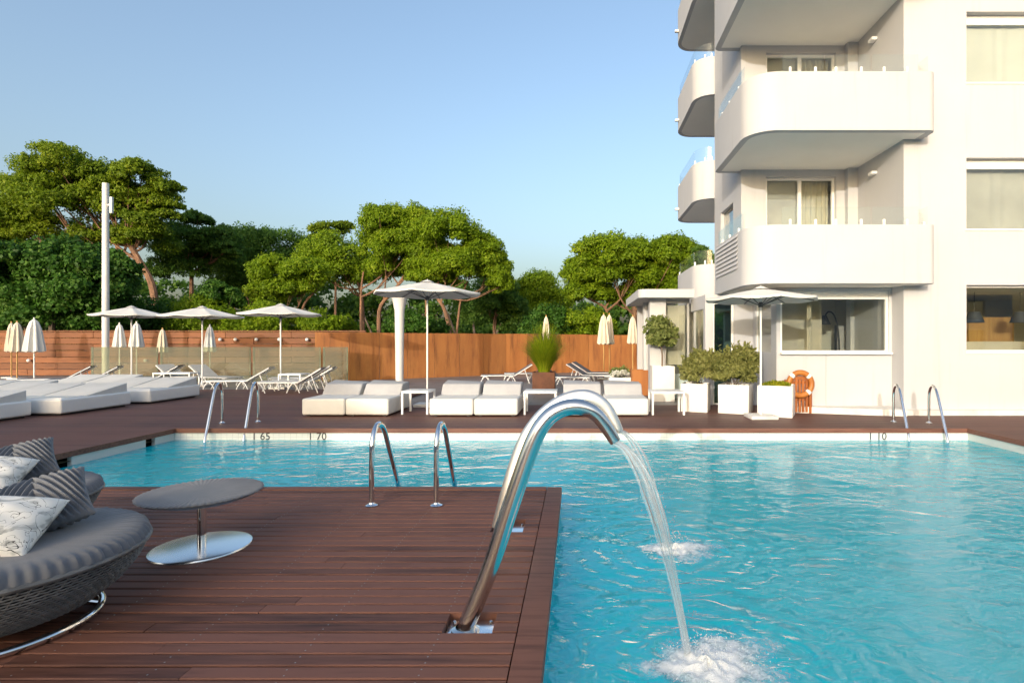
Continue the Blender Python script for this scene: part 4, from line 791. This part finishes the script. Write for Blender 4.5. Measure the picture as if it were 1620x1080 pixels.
# depth figures on the white band
for txt, px, py in (('1 65', 413, 690), ('1 70', 502, 690), ('1 10', 1388, 687)):
    cu = bpy.data.curves.new('depth_mark', 'FONT'); cu.body = txt; cu.size = 0.175; cu.extrude = 0.0008; cu.offset = 0.002; cu.align_x = 'CENTER'; cu.align_y = 'CENTER'; cu.space_character = 1.05
    tmp = bpy.data.objects.new('tmp', cu); col.objects.link(tmp); bpy.context.view_layer.update()
    me = bpy.data.meshes.new_from_object(tmp.evaluated_get(bpy.context.evaluated_depsgraph_get())); bpy.data.objects.remove(tmp)
    me.materials.clear(); me.materials.append(MATS['ink']); o = bpy.data.objects.new('depth_mark', me); p = P(px, py, YF); o.location = (p.x, YF - 0.0015, -0.142); o.rotation_euler = (R(90), 0, 0); link(o)
    tag(o, {'1 65': 'dark depth figures close beside ladder rails below the daybeds', '1 70': 'dark depth figures on the white band below the sun sofas', '1 10': 'dark depth figures on the white band under the hotel wall'}[txt], 'marking')

# ------------------------------------------------------------------ round woven loungers on the near deck
def pillow(name, material, parent, size, thick, M, ridges=0, n=44):
    V = []; F = []
    for side in (1, -1):
        for i in range(n + 1):
            for j in range(n + 1):
                u, v = i / n * 2 - 1, j / n * 2 - 1; e = max(0.0, (1 - u * u) * (1 - v * v)) ** 0.42
                x = u * size / 2 * (1 - 0.07 * (1 - v * v)) ; y = v * size / 2 * (1 - 0.07 * (1 - u * u)); z = side * thick / 2 * e
                if ridges:
                    q = (abs(u) * 0.8 + 0.45 * v + 0.25 * u * u) * ridges; z += side * 0.013 * (math.sin(q * 2 * math.pi)) * min(1, e * 2)
                else: z += side * 0.008 * math.sin(u * 5 + v * 3) * math.sin(v * 7 - u * 2) * e
                V.append(M @ Vector((x, y, z)))
        k = 0 if side == 1 else (n + 1) ** 2
        for i in range(n):
            for j in range(n):
                a = k + i * (n + 1) + j; f = (a, a + n + 1, a + n + 2, a + 1); F.append(f if side == 1 else f[::-1])
    o = MB().add(V, F, True).build(name, material, parent)
    return o
def round_lounger(c, label, seed):
    cx, cy_ = c; t = thing('round_lounger', label, 'lounger', (cx, cy_, 0.0), 'round woven loungers')
    RR, ZR = 0.64, 0.38
    def back(a): return 0.36 * max(0.0, math.cos(a - math.pi)) ** 1.5             # the shell rises into a back on the far-left side
    prof = [(0.06, 0.055), (0.30, 0.065), (0.42, 0.11), (0.52, 0.19), (0.59, 0.28), (0.635, ZR)]
    def rise(a, j, r, z): s = max(0, (z - 0.1) / (ZR - 0.1)); return (r + 0.05 * back(a) * s, z + back(a) * s ** 2)
    MB().lathe([(r - 0.012, z + 0.003) for r, z in prof], 64, (cx, cy_, 0), rise, closed=False).build('inner_shell', 'charcoal', t)
    fine = []
    for i in range(len(prof) - 1):
        for k in range(4): f = k / 4; fine.append((prof[i][0] * (1 - f) + prof[i + 1][0] * f, prof[i][1] * (1 - f) + prof[i + 1][1] * f))
    fine.append(prof[-1]); mb = MB()
    def pt(a, j): r, z = rise(a, 0, *fine[j]); return Vector((cx + r * math.cos(a), cy_ + r * math.sin(a), z))
    NR = 88
    for k in range(NR):                                                            # slanting uprights
        a0 = 2 * math.pi * k / NR; mb.tube([pt(a0 + 0.022 * j, j) for j in range(4, len(fine))], 0.0042, 4)
    for j2 in range(27):                                                           # hoops woven over and under
        f = 4 + (len(fine) - 5) * j2 / 26; j = min(int(f), len(fine) - 2); g = f - j; m = NR * 2; pts = []
        for k in range(m + 1):
            a = 2 * math.pi * k / m + 0.011 * f; p = pt(a, j).lerp(pt(a, j + 1), g); o = Vector((math.cos(a), math.sin(a), -0.3)); pts.append(p + o * 0.004 * (1 if (k + j2) % 2 else -0.4))
        mb.tube(pts, 0.0046, 4, False)
    mb.build('wicker_weave', 'wicker', t, kind='stuff')
    rimp = [pt(2 * math.pi * k / 72, len(fine) - 1) for k in range(73)]; MB().tube(rimp, 0.014, 8, False).build('rim', 'wicker', t)
    ring = [(cx + 0.42 * math.cos(2 * math.pi * k / 64) , cy_ + 0.42 * math.sin(2 * math.pi * k / 64), 0.024) for k in range(65)]
    MB().tube(ring, 0.021, 10, False).build('base_ring', 'chrome', t)
    for a in (0.6, 2.2, 3.8, 5.4): MB().tube([(cx + 0.42 * math.cos(a), cy_ + 0.42 * math.sin(a), 0.024), (cx + 0.3 * math.cos(a), cy_ + 0.3 * math.sin(a), 0.075)], 0.012, 8).build('strut', 'chrome', t)
    pr = [(0.0, 0.462), (0.30, 0.463), (0.50, 0.462), (0.565, 0.459), (0.595, 0.452), (0.612, 0.440), (0.622, 0.425), (0.630, 0.408), (0.632, 0.395), (0.622, 0.386), (0.4, 0.383), (0.0, 0.383)]
    def pleat(a, j, r, z):
        if 3 <= j <= 8: s = 0.5 + 0.5 * math.sin(a * 74 + 0.5 * math.sin(a * 7)); return (r + 0.010 * s * (0.4 if j == 3 else 1) + 0.002 * math.sin(a * 23), z - 0.010 * (1 - s) * (0.5 if j == 3 else 1) + 0.002 * math.sin(a * 31))
        return (r, z + 0.0015 * math.sin(a * 5 + seed) * (r / 0.5))
    MB().lathe(pr, 420, (cx, cy_, 0), pleat).build('seat_cushion', 'fabric_slate', t)
    return t
L1, L2 = (-3.04, 2.88), (-4.20, 3.90)
round_lounger(L1, 'round grey woven lounger with the open deck in front of the steel table', 1)
round_lounger(L2, 'round grey woven lounger by the water end, behind its twin', 2)
def put_pillow(kind, label, loc, tilt, spin, size, ridges, lean=0.0):
    t = thing(kind, label, 'pillow', loc); M = Matrix.Translation(loc) @ Matrix.Rotation(lean, 4, 'Y') @ Matrix.Rotation(tilt, 4, 'X') @ Matrix.Rotation(spin, 4, 'Z')
    pillow('cover', 'fabric_slate' if ridges else 'pillow_print', t, size, 0.19, M, ridges, 90 if ridges else 44); return t
for (cx, cy_), who in ((L1, 'the lounger nearest the steel table'), (L2, 'the lounger by the water end')):
    put_pillow('ribbed_pillow', 'slate grey pillow with raised ribs on ' + who, (cx + 0.03, cy_ + 0.20, 0.585), R(30), R(48), 0.44, 6, R(10))
    put_pillow('print_pillow', 'white pillow with loose grey print on ' + who, (cx + 0.12, cy_ - 0.10, 0.565), R(24), R(20), 0.40, 0, R(16))
# round side table
tb = thing('round_side_table', 'round grey dished table on a polished steel disc foot', 'table', (-2.73, 4.0, 0))
MB().lathe([(0, 0.02), (0.30, 0.019), (0.318, 0.015), (0.322, 0.008), (0.322, 0.0)], 72, (-2.73, 4.0, 0.001)).build('foot_disc', 'mirror_steel', tb)
MB().lathe([(0.03, 0.02), (0.03, 0.36)], 28, (-2.73, 4.0, 0)).build('column', 'chrome', tb)
def pl(a, j, r, z):
    if 2 <= j <= 6: s = 0.5 + 0.5 * math.sin(a * 64 + math.sin(a * 9)); return (r + 0.004 * s + 0.002 * math.sin(a * 29), z - 0.005 * (1 - s))
    return (r, z)
MB().lathe([(0, 0.414), (0.20, 0.414), (0.34, 0.416), (0.368, 0.418), (0.384, 0.416), (0.39, 0.409), (0.386, 0.402), (0.37, 0.398)], 360, (-2.73, 4.0, 0), pl, closed=False).build('top_pad', 'fabric_slate', tb)
MB().lathe([(0.386, 0.400), (0.36, 0.384), (0.28, 0.356), (0.17, 0.335), (0.05, 0.328), (0.0, 0.328)], 64, (-2.73, 4.0, 0)).build('dish', 'wicker', tb)

# ------------------------------------------------------------------ daybeds, sofas, side tables
def daybed(label, x0, y0, wx=1.95, ly=1.75, rot=0.0):
    t = thing('daybed', label, 'daybed', (x0 + wx / 2, y0 + ly / 2, 0), 'white double daybeds on the deck')
    MB().rbox(x0, x0 + wx, y0, y0 + ly, 0.04, 0.335, 0.045, 4).build('shell', 'bed_shell', t); MB().box(x0 + 0.08, x0 + wx - 0.08, y0 + 0.08, y0 + ly - 0.08, 0.0, 0.045).build('plinth', 'charcoal', t)
    for k in (0, 1):
        a, b = x0 + 0.05 + k * (wx / 2 - 0.02), x0 + wx / 2 - 0.03 + k * (wx / 2 - 0.02)
        MB().hexa([(a, y0 + 0.62, 0.32), (b, y0 + 0.62, 0.32), (a, y0 + ly - 0.06, 0.32), (b, y0 + ly - 0.06, 0.32), (a, y0 + 0.62, 0.35), (b, y0 + 0.62, 0.35), (a, y0 + ly - 0.06, 0.54), (b, y0 + ly - 0.06, 0.54)], 0.012).build('backrest', 'cream_pad', t)
        MB().rbox(a, b, y0 + 0.06, y0 + 0.61, 0.325, 0.352, 0.01, 2).build('seat_pad', 'bed_shell', t)
    t.rotation_euler.z = rot; return t
daybed('white double daybed cut by the frame, closest to the round loungers', -12.75, 9.15)
daybed('white double daybed, middle of the row along the pool', -12.35, 11.08)
daybed('white double daybed at the fence end of the row', -12.2, 13.2)
daybed('white double daybed in the second row behind the middle one', -14.9, 12.1)
daybed('white double daybed in the second row by the folded parasols', -14.6, 14.4)
def sofa(label, x0, x1, y0, d=1.5):
    t = thing('pool_sofa', label, 'sofa', ((x0 + x1) / 2, y0 + d / 2, 0), 'white double sun sofas facing the pool')
    m = (x0 + x1) / 2
    for a, b in ((x0, m - 0.006), (m + 0.006, x1)):
        MB().rbox(a, b, y0, y0 + d, 0.03, 0.36, 0.05, 4).build('base', 'sofa_white', t)
        MB().hexa([(a + 0.03, y0 + 0.80, 0.35), (b - 0.03, y0 + 0.80, 0.35), (a + 0.03, y0 + d - 0.05, 0.35), (b - 0.03, y0 + d - 0.05, 0.35), (a + 0.03, y0 + 1.0, 0.58), (b - 0.03, y0 + 1.0, 0.58), (a + 0.03, y0 + d - 0.05, 0.64), (b - 0.03, y0 + d - 0.05, 0.60)], 0.03).build('backrest', 'sofa_grey', t)
        for q in (a + 0.08, b - 0.14):
            for r in (y0 + 0.08, y0 + d - 0.14): MB().box(q, q + 0.06, r, r + 0.06, 0, 0.032).build('foot', 'charcoal', t)
    return t
sofa('white double sun sofa beside the thin-poled parasol base', -5.5, -3.76, 10.97)
sofa('white double sun sofa between two white side tables', -2.95, -1.18, 10.95)
sofa('white double sun sofa standing by the row of planters', -0.33, 1.43, 10.95)
def side_table(label, x0, x1, y0, y1, h=0.48):
    t = thing('side_table', label, 'table', ((x0 + x1) / 2, (y0 + y1) / 2, 0), 'white frame side tables'); MB().rbox(x0, x1, y0, y1, h - 0.045, h, 0.006, 2).build('top', 'metal_white', t)
    for x in (x0 + 0.003, x1 - 0.043):
        for y in (y0 + 0.003, y1 - 0.043): MB().box(x, x + 0.04, y, y + 0.04, 0, h - 0.046).build('leg', 'metal_white', t)
side_table('white side table between the parasol and its sofa', -3.62, -3.06, 11.3, 11.9)
side_table('white side table beside the swan-neck spouts, between two sofas', -1.10, -0.42, 11.25, 11.85)
side_table('white side table between the end sofa and the planters', 1.52, 2.2, 11.2, 11.8)
side_table('low white side table by the slatted sunbeds', -9.2, -8.5, 16.9, 17.5, 0.5)
side_table('low white side table behind the daybeds at the fence', -13.6, -12.4, 17.6, 18.1, 0.5)

# ------------------------------------------------------------------ sling sunbeds
def lounger_proto(sling):
    t = thing('sunbed', 'x', 'sunbed', (0, 0, 0)); fr = 'metal_white'
    for y in (-0.31, 0.31):
        MB().tube([(0, y, 0.30), (1.25, y, 0.30)], 0.02, 8).build('side_rail', fr, t); MB().tube([(1.25, y, 0.30), (1.90, y, 0.30 + 0.40)], 0.018, 8).build('back_rail', fr, t)
        for x in (0.16, 1.12): MB().tube(catmull([(x - 0.18, y, 0.0), (x - 0.10, y, 0.18), (x, y, 0.28), (x + 0.10, y, 0.18), (x + 0.18, y, 0.0)], 4), 0.017, 8).build('leg', fr, t)
    for x in (0.02, 1.24): MB().tube([(x, -0.31, 0.30), (x, 0.31, 0.30)], 0.016, 8).build('cross_bar', fr, t)
    MB().box(0.0, 1.24, -0.30, 0.30, 0.316, 0.326).build('seat_sling', sling, t)
    d = Vector((0.65, 0, 0.40)).normalized(); n = Vector((-d.z, 0, d.x)) * 0.02; a, b = Vector((1.25, 0, 0.31)) + n, Vector((1.9, 0, 0.71)) + n; u = n * 0.5
    MB().hexa([(a.x, -0.3, a.z), (b.x, -0.3, b.z), (a.x, 0.3, a.z), (b.x, 0.3, b.z), (a.x + u.x, -0.3, a.z + u.z), (b.x + u.x, -0.3, b.z + u.z), (a.x + u.x, 0.3, a.z + u.z), (b.x + u.x, 0.3, b.z + u.z)]).build('back_sling', sling, t)
    MB().tube([(1.62, -0.29, 0.52), (1.80, -0.29, 0.0)], 0.014, 6).build('back_prop', fr, t); MB().tube([(1.62, 0.29, 0.52), (1.80, 0.29, 0.0)], 0.014, 6).build('back_prop', fr, t)
    return t
protos = {'sling_grey': None, 'sling_light': None}
def sunbed(x, y, rz, sling, label, z=0.0, group='sling sunbeds'):
    if protos[sling] is None: protos[sling] = o = lounger_proto(sling)
    else: o = copy_tree(protos[sling])
    o.location = (x, y, z); o.rotation_euler.z = R(rz); o['label'] = label; o['group'] = group
PZ = -0.07
for x, y, rz, s, z in ((-18.6, 18.4, 25, 'sling_grey', PZ), (-17.5, 18.2, 25, 'sling_grey', PZ), (-16.0, 19.2, 15, 'sling_grey', PZ)):
    sunbed(x, y, rz, s, 'dark sling sunbed with raised back before the cedar fence', z, 'dark sunbeds by the fence')
for x, y, rz, s, z in ((-13.4, 19.6, 160, 'sling_light', PZ), (-12.0, 19.3, 160, 'sling_light', PZ), (-10.6, 19.0, 20, 'sling_light', PZ), (-9.9, 17.9, 10, 'sling_light', PZ), (-11.9, 17.7, 12, 'sling_light', PZ)):
    sunbed(x, y, rz, s, 'pale sling sunbed in front of the glass windbreak', z, 'pale sunbeds by the windbreak')
sunbed(-9.4, 16.2, 5, 'sling_light', 'pale sling sunbed on the deck edge beside the low side table', 0.0)
for x, y, rz in ((-3.6, 20.6, 8), (-2.9, 21.9, 8)): sunbed(x, y, rz, 'sling_grey', 'dark sling sunbed on the paving before the rusty wall', PZ, 'dark sunbeds before the rusty wall')
for x, y, rz in ((-0.9, 19.6, 170), (0.1, 20.6, 165), (0.3, 22.2, 165)): sunbed(x + 1.4, y, rz, 'sling_grey', 'dark sling sunbed between the grass planter and the folded parasols', PZ, 'dark sunbeds by the grass planter')

# ------------------------------------------------------------------ parasols
def parasol(label, x, y, zr, rad, rise, base=True, mt='canvas', pole=0.024, gz=PZ, group='open canvas parasols', sides=8, name='parasol'):
    t = thing(name, label, 'parasol', (x, y, gz), group); N = 96
    def f(a, j, r, z):
        q = abs(math.sin(a * sides / 2)); s = r / rad; return (r * (1 - 0.05 * q * s), z - 0.05 * q * s * (1 - 0.5 * s) * rad)
    pr = [(0.02, zr + rise), (0.12 * rad, zr + rise * 0.93), (0.35 * rad, zr + rise * 0.70), (0.6 * rad, zr + rise * 0.43), (0.82 * rad, zr + rise * 0.19), (rad, zr + 0.01), (rad * 0.998, zr - 0.025), (rad * 0.985, zr - 0.02), (0.8 * rad, zr + rise * 0.17), (0.35 * rad, zr + rise * 0.66), (0.02, zr + rise * 0.92)]
    MB().lathe(pr, N, (x, y, 0), f, closed=False).build('canopy', mt, t)
    MB().lathe([(0.16, zr + rise * 0.98), (0.05, zr + rise + 0.045), (0.012, zr + rise + 0.05), (0.0, zr + rise + 0.075)], 24, (x, y, 0), closed=False).build('vent_cap', mt, t)
    MB().tube([(x, y, gz + 0.02), (x, y, zr + rise * 0.95)], pole, 12).build('pole', 'metal_white', t)
    for k in range(sides):
        a = 2 * math.pi * k / sides; d = Vector((math.cos(a), math.sin(a), 0)); c = Vector((x, y, 0))
        MB().tube([c + d * 0.05 + Vector((0, 0, zr + rise * 0.88)), c + d * rad * 0.97 + Vector((0, 0, zr - 0.025))], 0.009, 6).build('rib', 'rail_dark', t)
        MB().tube([c + d * 0.04 + Vector((0, 0, zr - 0.12)), c + d * rad * 0.5 + Vector((0, 0, zr + rise * 0.42))], 0.008, 6).build('strut', 'rail_dark', t)
    MB().lathe([(0.045, zr - 0.16), (0.05, zr - 0.10), (0.03, zr - 0.06)], 16, (x, y, 0)).build('runner', 'rail_dark', t)
    MB().rbox(x - 0.26, x + 0.26, y - 0.26, y + 0.26, gz + 0.001, gz + 0.07, 0.015, 2).build('base', 'plinth_white', t)
    return t
def at(px, py, Y): q = P(px, py, Y); return q.x, q.y, q.z
for px, py, Y, rad, lab in ((208, 499, 20.0, 1.22, 'open pale parasol beside the tall light mast'), (320, 500, 19.2, 1.30, 'open pale parasol over the middle of the glass windbreak'), (444, 497, 18.3, 1.30, 'open pale parasol next to the corten wall start')):
    x, y, z = at(px, py, Y); parasol(lab, x, y, z, rad, 0.30)
x, y, z = at(676, 464, 12.75); parasol('open pale parasol over the sun sofas on a thin pole', x, y, z, 1.23, 0.26, gz=0.0, pole=0.02)
parasol('large open parasol under the lowest hotel balcony', 3.60, 10.78, 2.33, 1.08, 0.20, gz=0.0, pole=0.02)
def folded(label, x, y, top, bot, r, mt='canvas_beige', gz=PZ):
    t = thing('folded_parasol', label, 'parasol', (x, y, gz), 'folded parasols')
    H = top - bot
    def f(a, j, r_, z): s = math.sin(a * 8); return (r_ * (1 + 0.22 * s * min(1, j / 2)), z + (0.03 * s if j == 5 else 0))
    MB().lathe([(0.012, top), (r * 0.42, top - 0.10 * H), (r * 0.62, top - 0.3 * H), (r * 0.80, top - 0.6 * H), (r * 0.96, top - 0.88 * H), (r, bot), (r * 0.7, bot + 0.02)], 48, (x, y, 0), f, closed=False).build('folded_canopy', mt, t)
    MB().tube([(x, y, gz + 0.02), (x, y, top + 0.05)], 0.024, 10).build('pole', 'honey_wood' if mt == 'canvas_beige' else 'metal_white', t)
    MB().rbox(x - 0.22, x + 0.22, y - 0.22, y + 0.22, gz + 0.001, gz + 0.06, 0.012, 2).build('base', 'plinth_white', t)
for px, t0, b0, w_, Y, mt, lab in ((18, 510, 556, 7, 23.5, 'canvas_beige', 'folded beige parasol, outer of the pair at the frame edge'), (27, 509, 556, 9, 22.8, 'canvas_beige', 'folded beige parasol paired with the outer one'), (54, 504, 556, 12, 22.0, 'canvas', 'folded grey parasol next to the beige pair'),
     (189, 512, 549, 8, 23.6, 'canvas', 'folded grey parasol just behind the light mast'), (216, 510, 549, 9, 23.8, 'canvas', 'folded grey parasol behind the outer open parasol'), (257, 520, 557, 7, 23.4, 'canvas_beige', 'folded beige parasol between two open parasols'), (332, 515, 556, 8, 22.6, 'canvas', 'folded grey parasol behind the windbreak middle'),
     (864, 500, 540, 6, 26.2, 'canvas_beige', 'folded beige parasol behind the grass planter'), (955, 497, 544, 9, 23.0, 'canvas_beige', 'folded beige parasol, first before the rusty wall end'), (964, 497, 544, 7, 24.0, 'canvas_beige', 'folded beige parasol hidden partly by its neighbour'), (1001, 500, 543, 8, 21.0, 'canvas_beige', 'folded beige parasol beside the pavilion corner')):
    a = P(px, t0, Y); b = P(px, b0, Y); folded(lab, a.x, Y, a.z, b.z, w_ * Y / FPX, mt)

# light mast and white column
a = P(167, 290, 22.0); t = thing('light_mast', 'tall plain white light mast rising above the parasols', 'mast', (a.x, 22.0, PZ))
MB().lathe([(0.12, PZ), (0.12, 3.0), (0.11, a.z), (0.0, a.z)], 20, (a.x, 22, 0)).build('pole', 'mast_white', t)
MB().tube([(a.x, 22, 6.9), (a.x + 0.18, 21.95, 6.95), (a.x + 0.32, 21.9, 6.8)], 0.03, 8).build('bracket', 'mast_white', t)
MB().rbox(a.x + 0.27, a.x + 0.37, 21.85, 21.95, 6.6, 7.25, 0.02, 2).build('floodlight', 'mast_white', t)
a = P(632, 452, 19.6); t = thing('white_column', 'thick white column with flared head behind the sun sofas', 'column', (a.x, 19.6, PZ))
MB().lathe([(0.22, PZ + 0.0), (0.22, PZ + 0.05), (0.135, PZ + 0.08), (0.15, 1.5), (0.165, 2.5), (0.17, a.z - 0.9), (0.24, a.z - 0.5), (0.34, a.z - 0.28), (0.30, a.z - 0.2), (0, a.z - 0.12)], 28, (a.x, 19.6, 0)).build('shaft', 'mast_white', t)

# ------------------------------------------------------------------ planters
def box_planter(name, label, cx, cy_, w_, h, rz, material, gz=0.0, soil=True):
    t = thing(name, label, 'planter', (cx, cy_, gz)); hw = w_ / 2; th = 0.03
    b = MB(); b.rbox(-hw, hw, -hw, -hw + th, 0.0, h, 0.008, 2); b.rbox(-hw, hw, hw - th, hw, 0.0, h, 0.008, 2); b.rbox(-hw, -hw + th, -hw + th, hw - th, 0.0, h, 0.006, 2); b.rbox(hw - th, hw, -hw + th, hw - th, 0.0, h, 0.006, 2)
    b.build('box', material, t, local=True); MB().box(-hw + th, hw - th, -hw + th, hw - th, 0.01, h - 0.06).build('soil', 'soil', t, local=True)
    t.rotation_euler.z = R(rz); return t
def blob_plant(name, label, c, subs, material, leaf, nl, per, cat='shrub', stems=14, bark='bark_grey', aspect=2.0, lobe=0.36, low=-0.5, part='foliage', sprigs=0):
    t = thing(name, label, cat, c); p, n, ti = clumps(subs, nl, per, lobe, 0.95, low)
    if sprigs:                                   # upright leafy sprigs
        q = []; qn = []
        for (cc, rx, ry, rz_) in subs:
            for k in range(sprigs):
                d = RNG.normal(size=3); d[2] = abs(d[2]) + 0.5; d /= np.linalg.norm(d); s0 = np.array(cc) + d * np.array([rx, ry, rz_]) * 0.8; L = RNG.uniform(0.12, 0.34)
                for m in np.linspace(0, 1, 16): q.append(s0 + (d * np.array([0.5, 0.5, 1])) * L * m + RNG.normal(0, 0.008, 3)); qn.append(RNG.normal(size=3))
        p = np.concatenate([p, np.array(q)]); n = np.concatenate([n, np.array(qn)]); ti = np.concatenate([ti, RNG.normal(0.6, 0.15, len(q))])
    leaf_mesh(part, p, n, leaf * RNG.uniform(0.7, 1.3, len(p)), ti, material, t, aspect)
    mb = MB()
    for k in range(stems):
        s = subs[k % len(subs)]; e = Vector(s[0]) + Vector((RNG.normal(0, s[1] * 0.45), RNG.normal(0, s[2] * 0.45), RNG.uniform(0, s[3] * 0.6))); b = Vector(c) + Vector((RNG.normal(0, 0.05), RNG.normal(0, 0.05), -0.05)); mb.tube([b, (b + e) / 2 + Vector((RNG.normal(0, 0.02), 0, 0)), e], [0.007, 0.005, 0.003], 5)
    mb.build('stems', bark, t); return t
# three white cubes
box_planter('cube_planter', 'white cube planter next to the white side table', 2.58, 11.95, 0.56, 0.60, -20, 'planter_white')
box_planter('cube_planter', 'white cube planter with grey-green shrub, middle of three', 3.37, 11.68, 0.62, 0.60, -26, 'planter_white')
box_planter('cube_planter', 'white cube planter in front of the lifebuoy', 4.06, 11.2, 0.66, 0.62, -26, 'planter_white')
blob_plant('rosemary_shrub', 'grey-green rosemary shrub in the planter next to the side table', (2.66, 11.95, 0.56), [((2.55, 11.95, 0.80), 0.38, 0.34, 0.26), ((2.74, 11.95, 0.92), 0.32, 0.30, 0.28)], 'rosemary_leaf', 0.034, 26, 230, sprigs=46, aspect=2.4)
blob_plant('rosemary_shrub', 'tall grey-green rosemary shrub in the middle planter', (3.34, 11.68, 0.56), [((3.20, 11.7, 0.88), 0.38, 0.34, 0.32), ((3.50, 11.7, 0.98), 0.34, 0.32, 0.36), ((3.32, 11.65, 0.78), 0.46, 0.36, 0.22)], 'rosemary_leaf', 0.034, 26, 230, sprigs=46, aspect=2.4)
blob_plant('sedum_mat', 'low yellow-green sedum mat in the planter by the lifebuoy', (4.06, 11.2, 0.58), [((4.06, 11.2, 0.585), 0.28, 0.26, 0.075)], 'sedum_leaf', 0.022, 70, 70, cat='plant', stems=6, aspect=1.0, lobe=0.3, low=0.0)
# olive tree in its tall white planter
box_planter('tall_planter', 'tall white square planter holding the ball olive tree', 2.26, 14.65, 0.58, 0.92, 0, 'planter_white', PZ)
ol = thing('olive_tree', 'small olive tree with ball crown in the tall planter', 'tree', (2.26, 14.65, 0.75))
p, n, ti = clumps([((2.22, 14.65, 1.74), 0.40, 0.40, 0.40), ((2.34, 14.6, 1.62), 0.30, 0.3, 0.3), ((2.12, 14.65, 1.6), 0.28, 0.3, 0.28)], 26, 60, 0.34, 1.0, -0.9)
leaf_mesh('crown', p, n, 0.055 * RNG.uniform(0.6, 1.3, len(p)), ti, 'olive_leaf', ol, 2.2)
mb = MB().tube(catmull([(2.26, 14.65, 0.74), (2.27, 14.65, 1.1), (2.24, 14.65, 1.4), (2.23, 14.65, 1.8)], 4), [0.022] * 13, 8)
for k in range(10): mb.tube([(2.24, 14.65, 1.3 + 0.03 * k), (2.24 + RNG.normal(0, 0.13), 14.65 + RNG.normal(0, 0.13), 1.55 + 0.03 * k), (2.22 + RNG.normal(0, 0.25), 14.65 + RNG.normal(0, 0.25), 1.75 + RNG.uniform(-0.2, 0.2))], [0.008, 0.006, 0.003], 5)
mb.build('trunk', 'bark_grey', ol)
box_planter('corten_planter', 'rusty steel cube planter beside the tall white planter', 1.86, 16.2, 0.54, 0.74, 0, 'corten', PZ)
box_planter('low_planter', 'low white planter full of white flowers', 1.28, 16.6, 0.66, 0.50, 0, 'planter_white', PZ)
blob_plant('white_flowers', 'white flowering plant in the low white planter', (1.28, 16.6, 0.37), [((1.28, 16.55, 0.48), 0.32, 0.28, 0.15)], 'petal', 0.05, 50, 14, cat='flowers', stems=6, aspect=1.0, lobe=0.22, low=-0.1, part='blossoms')
blob_plant('trailing_plant', 'loose green plant among the white flowers', (1.30, 16.75, 0.37), [((1.30, 16.72, 0.52), 0.30, 0.22, 0.24)], 'olive_leaf', 0.05, 22, 26, cat='plant', stems=10, lobe=0.3)
box_planter('corten_planter', 'dark rusty steel cube planter holding the tall grass', -1.02, 17.0, 0.68, 0.64, 0, 'corten_dark', PZ)
gr = thing('fountain_grass', 'bushy lime-green fountain grass in the rusty planter', 'grass', (-1.02, 17.0, 0.5))
V = []; F = []; nb = 2600; tt = []
for k in range(nb):
    a = RNG.uniform(0, 2 * math.pi); s = RNG.uniform(0.05, 1.0); L = RNG.uniform(0.95, 1.75) * (1 - 0.25 * s); d = Vector((math.cos(a), math.sin(a), 0)); side = Vector((-d.y, d.x, 0)); b0 = Vector((-1.02, 17.0, 0.50)) + d * RNG.uniform(0, 0.16); wd = RNG.uniform(0.005, 0.011); k0_ = len(V)
    for q in range(6):
        f = q / 5; pnt = b0 + d * (0.12 + 0.85 * s) * (f ** 1.4) * L * 0.8 + Vector((0, 0, L * (f - 0.42 * s * f * f * f))); V += [pnt - side * wd * (1 - 0.8 * f), pnt + side * wd * (1 - 0.8 * f)]
    for q in range(5): F.append((k0_ + 2 * q, k0_ + 2 * q + 1, k0_ + 2 * q + 3, k0_ + 2 * q + 2)); tt.append(RNG.uniform(0.2, 0.9))
o = MB().add(V, F, False).build('blades', 'grass_leaf', gr); at_ = o.data.attributes.new('tint', 'FLOAT', 'FACE'); at_.data.foreach_set('value', np.array(tt, dtype=np.float32))
mb = MB()
for k in range(9):
    a = RNG.uniform(0, 6.28); e = RNG.uniform(0.3, 0.7); mb.tube(catmull([(-1.02, 17, 0.5), (-1.02 + 0.2 * math.cos(a), 17 + 0.2 * math.sin(a), 1.4), (-1.02 + e * math.cos(a), 17 + e * math.sin(a), 1.75)], 4), 0.008, 5)
mb.build('stalks', 'bark_grey', gr)

# ------------------------------------------------------------------ lifebuoy and its slatted stand (built 18 cm out, moved back at the end)
st = thing('lifebuoy_stand', 'orange slatted wooden stand against the hotel wall', 'stand', (5.02, 11.6, 0))
for i in range(6): x = 4.82 + i * 0.082; MB().rbox(x, x + 0.06, 11.62, 11.65, 0.02, 0.84, 0.006, 1).build('slat', 'orange_wood', st)
for z in (0.30, 0.70): MB().box(4.80, 5.31, 11.652, 11.68, z, z + 0.06).build('batten', 'orange_wood', st)
for x in (4.74, 5.31): MB().rbox(x, x + 0.07, 11.6, 11.68, 0.0, 0.80, 0.006, 1).build('post', 'orange_wood', st)
MB().box(4.86, 5.26, 11.61, 11.619, 0.80, 0.88).build('hook_bar', 'orange_wood', st)
lb = thing('lifebuoy', 'orange ring lifebuoy with white bands hung on the slatted stand', 'lifebuoy', (5.06, 11.54, 0.72))
ring = [(5.06 + 0.27 * math.cos(2 * math.pi * k / 64), 11.535, 0.70 + 0.27 * math.sin(2 * math.pi * k / 64)) for k in range(65)]
MB().tube(ring, 0.065, 16, False).build('ring', 'buoy_orange', lb)
for a in (45, 135, 225, 315):
    seg = [(5.06 + 0.27 * math.cos(R(a - 8 + 4 * q)), 11.535, 0.70 + 0.27 * math.sin(R(a - 8 + 4 * q))) for q in range(5)]; MB().tube(seg, 0.068, 16, False).build('white_band', 'frame_white', lb)

for o in (st, lb): o.location.y -= 0.10; o.location.x -= 0.42; o.scale = (0.88, 0.88, 0.88)
lb.location.z *= 0.88
